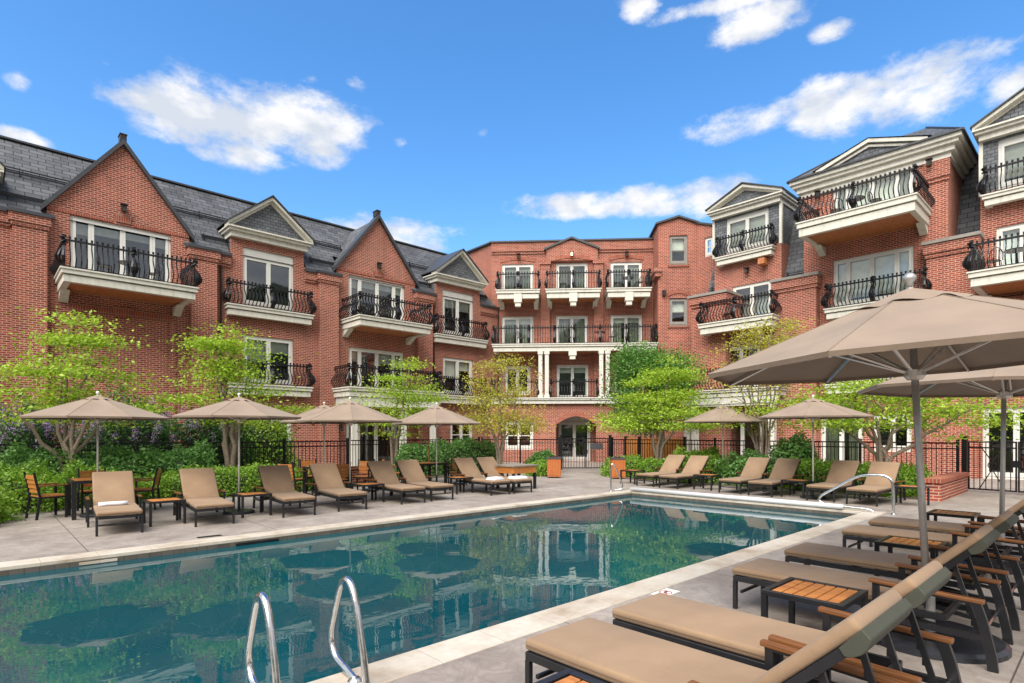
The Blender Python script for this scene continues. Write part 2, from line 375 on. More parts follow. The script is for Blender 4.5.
def tag(o, label=None, cat=None, group=None, kind=None):
    if label: o['label'] = label
    if cat: o['category'] = cat
    if group: o['group'] = group
    if kind: o['kind'] = kind
    return o
def thing(name, label, cat, loc=(0,0,0), rz=0, group=None):
    o = bpy.data.objects.new(name, None); COL.objects.link(o); o.empty_display_size = .2
    o.location = loc; o.rotation_euler = (0,0,rz)
    return tag(o, label, cat, group)
def copy_tree(o, parent=None):
    c = o.copy(); COL.objects.link(c)
    if parent: c.parent = parent
    for ch in [x for x in KIDS.get(o.name, [])]: copy_tree(ch, c)
    return c
KIDS = {}
def index_kids(o):
    KIDS[o.name] = list(o.children)
    for ch in o.children: index_kids(ch)
def place(proto, spots, group, start=True):
    """spots: (loc, rz, label); the first spot moves the prototype itself, the rest are copies"""
    index_kids(proto); res = []
    for i, (loc, rz, label) in enumerate(spots):
        o = proto if i == 0 else copy_tree(proto)
        o.location = loc; o.rotation_euler = (0,0,rz); o['label'] = label; o['group'] = group; res.append(o)
    return res
def frame(origin, u):
    ux, uy = u; nx, ny = uy, -ux; ox, oy = origin
    return lambda p: (ox+ux*p[0]+nx*p[1], oy+uy*p[0]+ny*p[1], p[2])

# ------------------------------------------------------------------ ground, deck, pool
PX0, PX1, PY0, PY1 = -7.0, 13.45, 3.67, 9.4
WZ = -.105
def ring(name, mat, x0, x1, y0, y1, z, hx0=PX0, hx1=PX1, hy0=PY0, hy1=PY1, th=0):
    b = MB(); xs = [x0, hx0, hx1, x1]; ys = [y0, hy0, hy1, y1]
    for i in range(3):
        for j in range(3):
            if i == 1 and j == 1: continue
            if th: b.box((xs[i], ys[j], z-th), (xs[i+1], ys[j+1], z))
            else: b.quad((xs[i],ys[j],z),(xs[i+1],ys[j],z),(xs[i+1],ys[j+1],z),(xs[i],ys[j+1],z))
    return tag(b.build(name, mat), kind='structure')
cw = .35
ring('ground', 'mulch', -900, 900, -900, 900, -.02, PX0-.1, PX1+.1, PY0-.1, PY1+.1)
ring('pool_deck', 'concrete_deck', -30, 34, -30, 36, -.001, PX0-cw, PX1+cw, PY0-cw, PY1+cw)
b = MB()
for (x0,y0,x1,y1) in ((PX0-cw, PY0-cw, PX1+cw, PY0), (PX0-cw, PY1, PX1+cw, PY1+cw), (PX0-cw, PY0, PX0, PY1), (PX1, PY0, PX1+cw, PY1)):
    b.box((x0,y0,-.045),(x1,y1,.008))
tag(b.build('pool_coping', 'travertine', bevel=.006), kind='structure')
b = MB()   # the basin: walls, floor, a flight of broad steps at the far end
D = -1.45
b.quad((PX0,PY0,D),(PX1,PY0,D),(PX1,PY1,D),(PX0,PY1,D))
for p, q in (((PX0,PY0),(PX1,PY0)),((PX1,PY0),(PX1,PY1)),((PX1,PY1),(PX0,PY1)),((PX0,PY1),(PX0,PY0))):
    b.quad((*p,D),(*q,D),(*q,-.34),(*p,-.34))
for i in range(4): b.box((PX1-.42*(4-i)+.002*i, PY0+.004, D+.01), (PX1-.003, PY1-.004, -.42-.27*(3-i) if i < 3 else -.42))
tag(b.build('pool_basin', 'pool_plaster'), kind='structure')
b = MB()
for p, q in (((PX0,PY0),(PX1,PY0)),((PX1,PY0),(PX1,PY1)),((PX1,PY1),(PX0,PY1)),((PX0,PY1),(PX0,PY0))):
    b.quad((*p,-.34),(*q,-.34),(*q,-.045),(*p,-.045))
tag(b.build('pool_tile_band', 'pool_tile'), kind='structure')
b = MB()
for i in range(4): b.box((PX1-.42*(4-i)-.004+.002*i, PY0+.006, -.42-.27*(3-i)-.02 if i < 3 else -.44), (PX1-.42*(4-i)+.05, PY1-.006, -.42-.27*(3-i)+.004 if i < 3 else -.416))
tag(b.build('pool_step_edges', 'tile_white'), kind='structure')
b = MB(); b.quad((PX0+.001,PY0+.001,WZ),(PX1-.001,PY0+.001,WZ),(PX1-.001,PY1-.001,WZ),(PX0+.001,PY1-.001,WZ))
tag(b.build('pool_water', 'water'), kind='structure')
# planting beds
for nm, x0, x1, y0, y1 in (('planting_bed', -8, 10.5, 16.0, 20.2), ('planting_bed', 10.5, 18.6, 17.2, 20.6), ('planting_bed', 17.0, 20.5, 3.31, 12.2), ('planting_bed', -8, .2, 14.0, 16)):
    b = MB(); b.box((x0,y0,-.01),(x1,y1,.012)); tag(b.build(nm, 'mulch'), kind='structure')
# wooded hillsides behind the camera, seen only in the window panes
b = MB(); n = 90
prev = None
for i in range(n+1):
    a = math.radians(150 + 200*i/n); h = 48 + 22*math.sin(i*.21) + 9*math.sin(i*.9)
    r0, r1 = 120, 260
    cur = ((r0*math.cos(a), r0*math.sin(a), -.5), (190*math.cos(a), 190*math.sin(a), h*.55+4*random.random()), (r1*math.cos(a), r1*math.sin(a), h+5*random.random()))
    if prev:
        b.quad(prev[0], cur[0], cur[1], prev[1]); b.quad(prev[1], cur[1], cur[2], prev[2])
    prev = cur
tag(b.build('hills', 'hill_forest'), kind='structure')

# ------------------------------------------------------------------ building kit (u along the facade, w outwards, z up)
def wall(b, u0, u1, z0, z1, openings=(), w=0., depth=.28):
    """wall face with rectangular holes and their reveals"""
    us = sorted({u0, u1, *[v for o in openings for v in (o[0], o[1])]}); zs = sorted({z0, z1, *[v for o in openings for v in (o[2], o[3])]})
    us = [u for u in us if u0 <= u <= u1]; zs = [z for z in zs if z0 <= z <= z1]
    for i in range(len(us)-1):
        for j in range(len(zs)-1):
            um = (us[i]+us[i+1])/2; zm = (zs[j]+zs[j+1])/2
            if any(o[0] < um < o[1] and o[2] < zm < o[3] for o in openings): continue
            b.quad((us[i],w,zs[j]),(us[i+1],w,zs[j]),(us[i+1],w,zs[j+1]),(us[i],w,zs[j+1]))
    for o in openings:
        a, c, d, e = o[:4]
        b.quad((a,w,d),(a,w,e),(a,w-depth,e),(a,w-depth,d)); b.quad((c,w,d),(c,w,e),(c,w-depth,e),(c,w-depth,d))
        b.quad((a,w,e),(c,w,e),(c,w-depth,e),(a,w-depth,e)); b.quad((a,w,d),(c,w,d),(c,w-depth,d),(a,w-depth,d))
def window(T, parent, u0, u1, z0, z1, w=0., panes=(1, 1), rail=None, name='window', mat='white_paint', blind=None, curtain=False, head=0, fw=.085, hang=None):
    """panes: relative widths of the leaves; each leaf has its own stiles; glass is a sub-part"""
    b = MB(T); w0 = w-.17; w1 = w-.07
    b.box((u0,w0,z0),(u0+fw,w1,z1)); b.box((u1-fw,w0,z0),(u1,w1,z1))
    b.box((u0+fw,w0,z1-fw-head),(u1-fw,w1,z1)); b.box((u0+fw,w0,z0),(u1-fw,w1,z0+fw))
    tot = sum(panes); x = u0+fw; W = u1-u0-2*fw; g = MB(T); bl = MB(T); zt = z1-fw-head; zb = z0+fw
    for i, p in enumerate(panes):
        x1 = x + W*p/tot; s = .085
        b.box((x+.002,w0+.012,zb),(x+s,w1+.02,zt)); b.box((x1-s,w0+.012,zb),(x1-.002,w1+.02,zt))
        b.box((x+s,w0+.012,zt-s),(x1-s,w1+.02,zt-.002)); b.box((x+s,w0+.012,zb+.002),(x1-s,w1+.02,zb+.16))
        if rail:
            for rz in rail:
                zz = zb+(zt-zb)*rz; b.box((x+s,w0+.02,zz-.025),(x1-s,w1,zz+.025))
        g.quad((x+s,w0+.05,zb+.16),(x1-s,w0+.05,zb+.16),(x1-s,w0+.05,zt-s),(x+s,w0+.05,zt-s))
        if blind:
            k = blind if not isinstance(blind, (list, tuple)) else blind[i]
            if k: bl.box((x+s-.03,w0-.10,zt-(zt-zb)*k),(x1-s+.03,w0-.085,zt))
        x = x1
    f = b.build(name, mat, parent); g.build('pane', 'glass', f)
    if bl.v: bl.build('blind', 'blind', f)
    if curtain:
        c = MB(T); n = 26
        for a0, a1 in ((u0+.12, u0+.12+(u1-u0)*.30), (u1-.12-(u1-u0)*.30, u1-.12)):
            pts = [(a0+(a1-a0)*i/n, w0-.16+.035*math.sin(i*1.7)) for i in range(n+1)]
            for p, q in zip(pts, pts[1:]): c.quad((p[0],p[1],z0),(q[0],q[1],z0),(q[0],q[1],z1),(p[0],p[1],z1))
        c.build('curtain', 'curtain', f)
    return f
BELLY = [(0,0),(.06,.05),(.18,.17),(.20,.28),(.12,.44),(.01,.58),(-.045,.70),(-.01,.84),(0,.90)]
MIDB = [(0,0),(.05,.05),(.12,.17),(.13,.28),(.08,.44),(.02,.58),(-.02,.70),(.02,.84),(.06,.93)]
FAT = [(0,0),(.08,.05),(.20,.17),(.225,.28),(.15,.44),(.04,.58),(-.03,.70),(.03,.84),(.10,.93)]
def railing(T, parent, u0, u1, w0, w1, zt, sides=(True, True), clusters=(0, .5, 1), belly=True, h=.90):
    b = MB(T); prof = BELLY if belly else [(0,0),(.02,.3),(-.02,.6),(0,.9)]
    k = h/.90; wf = w1-.10
    def baluster(u, w, du, dw, pr, r):
        b.tube([(u+du*o, w+dw*o, zt+.05+zz*k) for o, zz in pr], r, 4)
    n = max(3, int((u1-u0-.16)/.145)); ua = u0+.08; ub = u1-.08
    for i in range(n+1):
        u = ua+(ub-ua)*i/n
        baluster(u, wf, 0, 1, prof, .0225); b.box((u-.03,wf-.03,zt+.05+.905*k),(u+.03,wf+.03,zt+.05+.975*k))
    b.box((ua,wf-.022,zt+.03),(ub,wf+.022,zt+.06)); b.box((ua-.03,wf-.03,zt+.03+.84*k),(ub+.03,wf+.03,zt+.045+.885*k))
    for sd, on in ((0, sides[0]), (1, sides[1])):
        if not on: continue
        u = ua if sd == 0 else ub; s = -1 if sd == 0 else 1; nn = max(1, int((wf-w0)/.155))
        for i in range(nn):
            w = w0+.04+(wf-w0-.04)*i/nn; baluster(u, w, s, 0, prof, .0225); b.box((u-.026,w-.026,zt+.05+.905*k),(u+.026,w+.026,zt+.05+.965*k))
        b.box((u-.022,w0,zt+.031),(u+.022,wf,zt+.059)); b.box((u-.026,w0,zt+.041+.84*k),(u+.026,wf,zt+.039+.885*k))
    for c in clusters:     # scrolled bundles at the corners and the middle
        u = ua+(ub-ua)*c; dirs = {0: [(-.7,.7),(-1,.25),(-.25,1)], 1: [(.7,.7),(1,.25),(.25,1)]}.get(c, [(-.35,.9),(.35,.9),(0,1)])
        for du, dw in dirs: baluster(u, wf, du, dw, FAT if belly else MIDB, .040)
        b.tube([(u,wf,zt+.03),(u,wf,zt+1.0*k)], .028, 6); b.box((u-.055,wf-.055,zt+.98*k),(u+.055,wf+.055,zt+1.06*k))
        b.tube([(u-.09,wf+.02,zt+.80*k),(u,wf+.06,zt+.86*k),(u+.09,wf+.02,zt+.80*k)], .03, 5)
    return b.build('railing', 'iron', parent)
def balcony(T, parent, u0, u1, w0, w1, zt, h=.48, soffit=True, sides=(True, True), brackets=True, clusters=(0,.5,1), belly=True, name='balcony', mat='cream_trim', label=None, rail=True, inset=.12):
    b = MB(T); a = h*.42
    b.box((u0-.04,w0,zt-.055),(u1+.04,w1+.04,zt)); b.box((u0,w0,zt-a),(u1,w1,zt-.056))
    b.box((u0+.14,w0,zt-a-.035),(u1-.14,w1-.14,zt-a-.001))
    # hollow lower band: front and two returns, so the soffit sits up inside it
    t = .2; zl = zt-h
    b.box((u0+.06,w1-.06-t,zl),(u1-.06,w1-.06,zt-a-.036))
    b.box((u0+.06,w0,zl),(u0+.06+t,w1-.062-t,zt-a-.036)); b.box((u1-.06-t,w0,zl),(u1-.06,w1-.062-t,zt-a-.036))
    o = b.build(name, mat, parent, bevel=.006)
    if label: o['label'] = label
    if soffit and w1-w0 > .9:
        s = MB(T); s.box((u0+.07+t,w0,zl+.07),(u1-.07-t,w1-.07-t,zl+.1)); s.build('soffit', 'soffit_wood', o)
    if brackets and w1-w0 > .9:
        for uu in (u0+.10, u1-.10-.26):
            k = MB(T); k.prism([(uu,zl-.001),(uu,zl-.34),(uu+.26,zl-.34),(uu+.26,zl-.001)], w0, w0+.05)
            k.add([(uu,w0+.05,zl-.34),(uu+.26,w0+.05,zl-.34),(uu+.26,w0+.65,zl-.001),(uu,w0+.65,zl-.001),(uu,w0+.05,zl-.001),(uu+.26,w0+.05,zl-.001)], [(0,1,2,3),(0,3,4),(1,5,2),(4,3,2,5)])
            k.build('bracket', mat, o)
    if rail: railing(T, o, u0, u1, w0, w1, zt, sides, clusters, belly)
    return o
def wall_lamp(T, parent, u, w, z, lit=False):
    b = MB(T); b.box((u-.05,w,z-.1),(u+.05,w+.04,z+.16)); b.box((u-.03,w+.04,z+.10),(u+.03,w+.2,z+.14)); b.box((u-.11,w+.06,z+.08),(u+.11,w+.28,z+.11))
    b.box((u-.08,w+.09,z-.16),(u+.08,w+.25,z-.13))
    for a in (-.075,.06):
        for c in (.095,.23): b.box((u+a,w+c,z-.13),(u+a+.015,w+c+.015,z+.08))
    o = b.build('wall_lamp', 'lamp_metal', parent)
    g = MB(T); g.box((u-.05,w+.12,z-.12),(u+.05,w+.22,z+.07)); g.build('lamp_glass', 'lamp_glow' if lit else 'interior', o)
def rake(b, p, q, w0, w1, th, below=0):
    """sloping board of depth th whose top edge runs p->q in (u,z)"""
    (ua,za),(ub,zb) = p, q
    b.prism([(ua,za),(ub,zb),(ub,zb-th),(ua,za-th)], w0, w1)
def pediment_dormer(T, root, c, half, z0, apex, wf, wback, zback=None, fr=.13, name='dormer'):
    """cornice + triangular pediment with slate tympanum + little roof running back"""
    b = MB(T)
    b.box((c-half,wback,z0-.38),(c+half,wf+.22,z0-.17)); b.box((c-half-.10,wback,z0-.169),(c+half+.10,wf+.34,z0-.06)); b.box((c-half-.17,wback,z0-.059),(c+half+.17,wf+.43,z0))
    for s in (-1, 1):
        rake(b, (c+s*(half+.17), z0+fr+.004), (c, apex+fr), wf-.05, wf+.40, fr)
        rake(b, (c+s*(half+.06), z0+.08), (c, apex+.002), wf-.05, wf+.20, .11)
    o = b.build(name, 'cream_trim', root)
    t = MB(T); t.prism([(c-half+.02,z0+.003),(c+half-.02,z0+.003),(c,apex-.05)], wf-.04, wf+.13); t.build('tympanum', 'slate_shingle', o)
    r = MB(T)
    for s in (-1, 1):
        e = (c+s*(half+.22), z0+fr-.03)
        r.add([(e[0],wf+.47,e[1]),(c,wf+.47,apex+fr+.03),(c,wback,apex+fr+.03),(e[0],wback,e[1]),(e[0],wf+.47,e[1]+.05),(c,wf+.47,apex+fr+.085),(c,wback,apex+fr+.085),(e[0],wback,e[1]+.05)],
              [(0,1,2,3),(4,5,6,7),(0,1,5,4),(0,3,7,4),(1,2,6,5),(2,3,7,6)])
    r.build('dormer_roof', 'dark_metal_coping', o)
    return o

# ------------------------------------------------------------------ left wing
def left_wing():
    T = frame((0,25.3), (1,0))
    R = thing('brick_building', 'long red brick wing with two steep gables and a slate roof, left of the pool', 'building', (7,27,0))
    dor = [-1.1, 9.3, 19.65]; gab = [4.0, 14.6]
    ops = []
    for c in dor:
        ops += [(c-1.08, c+1.08, 7.05, 9.50), (c-1.06, c+1.06, 3.75, 5.8)]
    ops += [(gab[0]-1.56, gab[0]+1.56, 7.0, 9.33), (gab[1]-1.56, gab[1]+1.56, 7.0, 9.25), (13.05, 16.12, 3.7, 5.78)]
    ops += [(12.9, 16.2, .0, 2.3), (19.1, 20.7, .75, 2.35), (8.5, 10.3, .9, 2.35)]
    b = MB(T); wall(b, -12, 22.75, 0, 9.15, [o for o in ops if o[3] < 9.15] + [(o[0],o[1],o[2],9.15) for o in ops if o[3] > 9.15])
    # dormer and gable brickwork above the eaves
    for c in dor:
        wall(b, c-1.55, c+1.55, 9.15, 9.85, [(c-1.08,c+1.08,9.15,9.50)])
        for s in (-1,1): b.quad((c+s*1.55,0,9.15),(c+s*1.55,0,9.85),(c+s*1.55,-1.2,9.85),(c+s*1.55,-1.2,9.15))
    for c, top in zip(gab, (9.33, 9.25)):
        wall(b, c-2.2, c+2.2, 9.15, 9.62, [(c-1.56,c+1.56,9.15,top)])
        b.quad((c-2.2,0,9.62),(c+2.2,0,9.62),(c,0,12.36))
    b.quad((22.75,0,0),(22.75,0,9.15),(22.75,-3.5,9.15),(22.75,-3.5,0))
    b.build('wall', 'brick', R)
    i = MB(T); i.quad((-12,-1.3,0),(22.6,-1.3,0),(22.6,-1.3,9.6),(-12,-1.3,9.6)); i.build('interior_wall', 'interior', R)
    # piers and corbelled eaves
    for a, c in ((.9,1.8),(6.2,7.15),(11.5,12.4),(16.8,17.75),(-4.2,-3.0)):
        p = MB(T); p.box((a,-.1,0),(c,.26,8.55)); p.box((a-.05,-.1,8.551),(c+.05,.31,8.68)); p.box((a-.1,-.1,8.681),(c+.1,.36,8.95)); p.build('pier', 'brick', R)
        q = MB(T); q.box((a-.14,-.3,8.951),(c+.14,.42,9.06)); q.build('pier_cap', 'dark_metal_coping', R)
    for a, c in ((-2.9,-2.6),(.4,.85),(7.2,7.73),(10.87,11.4),(17.8,18.08),(21.22,22.7)):
        p = MB(T); p.box((a,-.05,8.5),(c,.06,8.62)); p.box((a,-.05,8.621),(c,.12,8.95)); p.build('corbel_band', 'brick', R)
    for a, c in ((-3,-2.62),(.42,.76),(7.3,7.75),(10.86,11.35),(17.9,18.1),(21.2,22.85)): q = MB(T); q.box((a,-.3,8.951),(c,.2,9.06)); q.build('gutter', 'dark_metal_coping', R)
    # main slate roof
    r = MB(T); y0, y1, zr, ze = .12, -2.9, 12.5, 9.08
    cuts = sorted([(c-1.62,c+1.62) for c in dor]+[(c-1.98,c+1.98) for c in gab]); x = -12
    yb = -.9; zb_ = ze+(zr-ze)*(y0-yb)/(y0-y1)
    for a, c in cuts:
        r.quad((x,y0,ze),(a,y0,ze),(a,yb,zb_),(x,yb,zb_)); x = c
    r.quad((x,y0,ze),(22.3,y0,ze),(22.1,yb,zb_),(x,yb,zb_))
    r.quad((-12,yb,zb_),(22.1,yb,zb_),(21.5,y1,zr),(-12,y1,zr)); r.quad((-12,y1,zr),(21.5,y1,zr),(21.5,-6.5,9),(-12,-6.5,9)); r.quad((22.3,y0,ze),(24.3,-3.4,ze),(21.5,y1,zr))
    rf = r.build('roof', 'slate', R)
    k = MB(T); k.obox((-12,y1,zr+.03), (21.5,y1,zr+.03), .22, .07); k.build('ridge_cap', 'dark_metal_coping', rf)
    def on_roof(t, lift=.12):
        n = Vector((0, zr-ze, y0-y1)).normalized(); n = Vector((0, (zr-ze), (y0-y1))).normalized()
        return (y0+(y1-y0)*t + n.y*lift, ze+(zr-ze)*t + n.z*lift)
    for a, c in ((-2.6,1.9),(6.7,7.9),(11.2,12.6),(17.0,18.0),(21.0,22.0)):
        s = MB(T); w_, z_ = on_roof(.14)
        for dz in (0,.08,.16): w2, z2 = on_roof(.13+dz*.25, .10); s.tube([(a,w2,z2),(c,w2,z2)], .026, 4)
        for uu in (a+.1, c-.1):
            s.obox((uu,*on_roof(.12,0)), (uu,*on_roof(.18,.16)), .03, .05)
        s.build('snow_guard', 'iron', rf)
    for a, c in ((-9,2.6),(5.6,8.2),(10.6,13.3),(16.1,18.6)):
        s = MB(T)
        for t in (.47,.50,.535): s.tube([(a,*on_roof(t,.11)),(c,*on_roof(t,.11))], .026, 4)
        n = max(2, int((c-a)/1.3))
        for q in range(n+1): uu = a+(c-a)*q/n; s.obox((uu,*on_roof(.465,0)), (uu,*on_roof(.54,.15)), .03, .05)
        s.build('snow_guard', 'iron', rf)
    # gables
    for c in gab:
        g = MB(T)
        for s in (-1,1):
            p0 = (c+s*2.36, 9.38); p1 = (c, 12.44)
            rake(g, p0, p1, -.30, .12, .02); rake(g, (p0[0],p0[1]+.06), (p1[0],p1[1]+.06), -.34, .17, .20)
        go = g.build('gable_coping', 'dark_metal_coping', R)
        r = MB(T)
        for s in (-1,1): r.quad((c+s*2.3,-.2,9.42),(c,-.2,12.34),(c,-3.0,12.34),(c+s*2.3,-3.0,9.42))
        r.build('gable_roof', 'slate', go)
        f = MB(T); f.box((c-.10,-.28,12.42),(c+.10,.10,12.66)); f.box((c-.12,-.30,12.661),(c+.12,.12,12.70)); f.build('gable_finial', 'lamp_metal', go)
        wall_lamp(T, R, c, .02, 9.95)
        l = MB(T); l.prism([(c-.22,9.42),(c-.30,9.72),(c+.30,9.72),(c+.22,9.42)], -.02, .05); l.prism([(c-2.18,9.36),(c-2.18,9.46),(c-.32,9.46),(c-.32,9.36)], -.02, .025); l.prism([(c+.32,9.36),(c+.32,9.46),(c+2.18,9.46),(c+2.18,9.36)], -.02, .025)
        l.build('lintel', 'brick_trim', R)
    # blank panel under the first gable
    l = MB(T); l.box((2.45,-.02,5.95),(5.55,.05,6.2)); l.prism([(3.75,5.9),(3.65,6.28),(4.35,6.28),(4.25,5.9)], .05, .09); l.build('lintel', 'brick_trim', R)
    for a in (2.3, 5.5): b = MB(T); b.box((a,-.02,.3),(a+.2,.07,5.94)); b.build('panel_frame', 'brick', R)
    # dormers, windows, balconies
    for i, c in enumerate(dor):
        d = pediment_dormer(T, R, c, 1.62, 10.18, 11.62, .02, -2.6)
        s = MB(T)
        for k in (-1,1): s.box((c+k*1.553,-2.0,9.3),(c+k*1.5,-.06,9.8))
        s.build('cheek', 'slate_shingle', d)
        window(T, R, c-1.08, c+1.08, 7.05, 9.50, panes=(1,1), head=.32, blind=(None if i == 1 else (.25,.3)))
        window(T, R, c-1.06, c+1.06, 3.75, 5.8, panes=(1,1), blind=(.55,.3))
        hw = 1.8 if i else 1.2; balcony(T, R, c-hw, c+hw, 0, .45, 6.95, .44)
        balcony(T, R, c-(hw-.05), c+(hw-.05), 0, .45, 3.7, .44, clusters=(0,.5,1))
    for c, top in zip(gab, (9.33,9.25)):
        window(T, R, c-1.56, c+1.56, 7.0, top, panes=(.55,1,1,.55), name='glazed_door', blind=(.22,.18,.16,.2))
        balcony(T, R, c-1.98, c+1.98, 0, 2.05 if c < 5 else 1.85, 7.0, .45)
    window(T, R, 13.05, 16.12, 3.7, 5.78, panes=(.55,1,1,.55), name='glazed_door', blind=(.3,0,.3,.4))
    # first floor porch of the second gable: deep moulded fascia on white columns
    o = balcony(T, R, 12.1, 17.25, 0, 1.8, 3.72, .42, name='porch_balcony', brackets=False)
    f = MB(T); f.box((12.25,1.35,2.95),(17.1,1.68,3.29)); f.box((12.25,0,2.95),(12.55,1.348,3.29)); f.box((16.8,0,2.95),(17.1,1.348,3.29)); f.box((12.2,1.3,2.86),(17.15,1.74,2.949)); f.build('fascia', 'porch_white', o)
    for u in (12.5, 15.1, 16.85):
        k = MB(T); k.box((u-.13,1.38,.12),(u+.13,1.64,2.85)); k.box((u-.18,1.33,0),(u+.18,1.69,.121)); k.box((u-.17,1.34,2.72),(u+.17,1.68,2.859)); k.build('column', 'porch_white', o)
    window(T, R, 12.9, 16.2, 0, 2.3, panes=(.6,1,1,.6), name='glazed_door')
    window(T, R, 19.1, 20.7, .75, 2.35, panes=(1,1), rail=(.5,))
    window(T, R, 8.5, 10.3, .9, 2.35, panes=(1,1), rail=(.5,))
    wall_lamp(T, R, 12.45, .27, 1.9)
    d = MB(T); d.tube([(22.55,.1,0),(22.55,.1,8.9)], .05, 6); d.tube([(7.35,.07,0),(7.35,.07,8.5)], .05, 6); d.tube([(17.95,.07,0),(17.95,.07,8.5)], .05, 6); d.build('drainpipe', 'lamp_metal', R)
left_wing()

# ------------------------------------------------------------------ middle wing, across the corner
AN = math.radians(-47); CU = (math.cos(AN), math.sin(AN))
def middle_wing():
    T = frame((22.5,25.3), CU)
    R = thing('brick_building', 'four storey red brick wing with stacked balconies and paired white columns behind the gate', 'building', T((4.7,-2,0)))
    dz = [(9.68,11.62),(6.65,8.53)]
    du = [(.32,2.18),(3.52,5.36),(6.68,8.5)]
    ops = [(a,c,z0,z1) for z0, z1 in dz for a, c in du] + [(3.55,5.4,3.62,5.65),(.5,2.0,3.9,5.6),(6.9,8.3,3.9,5.6)]
    ops += [(3.43,5.84,.0,2.7)]
    b = MB(T); wall(b, -.3, 9.2, 0, 12.85, ops)
    # brick above the segmental arch
    n = 10
    b.quad((-.3,0,0),(-.3,0,12.85),(-2.6,-2.4,12.85),(-2.6,-2.4,0))
    for k in range(3): pass
    b.quad((3.43,0,0),(3.43,-.9,0),(3.43,-.9,2.7),(3.43,0,2.7)); b.quad((5.84,0,0),(5.84,-.9,0),(5.84,-.9,2.7),(5.84,0,2.7))
    b.quad((3.43,-.3,0),(3.66,-.3,0),(3.66,-.3,2.7),(3.43,-.3,2.7)); b.quad((5.52,-.3,0),(5.84,-.3,0),(5.84,-.3,2.7),(5.52,-.3,2.7))
    b.build('wall', 'brick', R)
    pw = MB(T); W_ = 1.22; wall(pw, -.25, 9.1, 0, 3.29, [(3.5,5.76,0,2.62),(.6,2.2,.7,2.3)], w=W_, depth=.4); n = 12
    arc = [(3.5+2.26*i/n, 2.12+.47*math.sin(PI*i/n)) for i in range(n+1)]
    for (ua,za),(ub,zb) in zip(arc, arc[1:]):
        pw.quad((ua,W_-.003,za),(ub,W_-.003,zb),(ub,W_-.003,2.625),(ua,W_-.003,2.625)); pw.quad((ua,W_-.003,za),(ub,W_-.003,zb),(ub,W_-.4,zb),(ua,W_-.4,za))
    pw.build('porch_wall', 'brick', R)
    a = MB(T)
    for (ua,za),(ub,zb) in zip(arc, arc[1:]):
        a.prism([(ua,za+.004),(ub,zb+.004),(ub,zb+.27),(ua,za+.27)], W_-.02, W_+.045)
    a.build('arch', 'brick_trim', R)
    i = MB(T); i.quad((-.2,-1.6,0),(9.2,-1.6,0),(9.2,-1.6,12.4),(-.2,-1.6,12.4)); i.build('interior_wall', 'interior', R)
    p = MB(T); p.box((-.3,0,12.2),(9.15,.06,12.34)); p.box((-.3,0,12.341),(9.15,.12,12.86)); p.build('corbel_band', 'brick', R)
    p = MB(T); p.box((-.4,-.3,12.861),(9.2,.2,12.95)); p.obox((-.3,-.1,12.9), (-2.7,-2.5,12.9), .4, .09); p.build('parapet_cap', 'dark_metal_coping', R)
    for u0, u1 in ((2.62,3.15),(5.7,6.23)):
        p = MB(T); p.box((u0,0,3.7),(u1,.22,11.5)); p.box((u0-.05,0,11.501),(u1+.05,.28,11.7)); p.build('pilaster', 'brick', R)
    g = MB(T); g.prism([(2.95,11.71),(5.93,11.71),(5.93,12.42),(4.4,13.0),(2.95,12.42)], 0, .2); go = g.build('gable', 'brick', R)
    g = MB(T)
    for s in (-1,1): rake(g, (4.42+s*1.62,12.44),(4.42,13.1), -.1, .30, .11)
    g.build('gable_coping', 'dark_metal_coping', go)
    for u0, u1 in du:
        l = MB(T); n = 8; arc = [(u0-.1+(u1-u0+.2)*i/n, 11.70+.16*math.sin(PI*i/n)) for i in range(n+1)]
        l.prism(arc+[(q[0],q[1]+.22) for q in arc[::-1]], -.02, .03 if u0 < 3 or u0 > 6 else .23); l.build('arch', 'brick_trim', R)
    for (z0, z1), bl in zip(dz, ((.3,.3),(.2,.2))):
        for j, (u0, u1) in enumerate(du): window(T, R, u0, u1, z0, z1, panes=(1,1), name='glazed_door', curtain=True, blind=bl if j != 1 else None)
    window(T, R, 3.55, 5.4, 3.62, 5.65, panes=(1,1), name='glazed_door', blind=(.2,.2))
    window(T, R, .5, 2.0, 3.9, 5.6, panes=(1,1)); window(T, R, 6.9, 8.3, 3.9, 5.6, panes=(1,1))
    window(T, R, .6, 2.2, .7, 2.3, w=1.22, panes=(1,1), rail=(.5,))
    d = window(T, R, 3.66, 5.52, 0, 2.3, w=-.2, panes=(1,1), name='glazed_door')
    h = MB(T)
    for u in (4.52,4.66): h.tube([(u,-.25,.8),(u,-.18,.85),(u,-.18,1.25),(u,-.25,1.3)], .018, 5)
    h.build('handle', 'stainless', d)
    t = MB(T); t.box((3.44,-.35,2.32),(5.83,-.25,2.7)); t.build('transom', 'porch_white', R)
    for u0, u1 in ((.12,2.58),(2.92,6.0),(6.33,8.78)):
        o = balcony(T, R, u0, u1, 0, 1.5, 9.75, .5, belly=False)
        c = MB(T); m_ = (u0+u1)/2; c.box((m_-.22,1.15,9.02),(m_+.22,1.55,9.5)); c.box((m_-.16,1.2,8.8),(m_+.16,1.5,9.019)); c.build('corbel', 'cream_trim', o)
    o = balcony(T, R, -.1, 9.12, 0, 1.5, 6.68, .42, belly=False, clusters=(0,.22,.38,.5,.66,.82,1), brackets=False)
    c = MB(T); c.box((4.2,1.15,6.0),(4.64,1.54,6.25)); c.box((4.26,1.2,5.8),(4.58,1.5,5.999)); c.build('corbel', 'cream_trim', o)
    o = balcony(T, R, -.25, 9.12, 0, 1.5, 3.64, .34, belly=False, brackets=False, rail=False, mat='porch_white')
    railing(T, o, 3.15, 5.85, 0, 1.5, 3.64, (False,False), (0,.5,1), False)
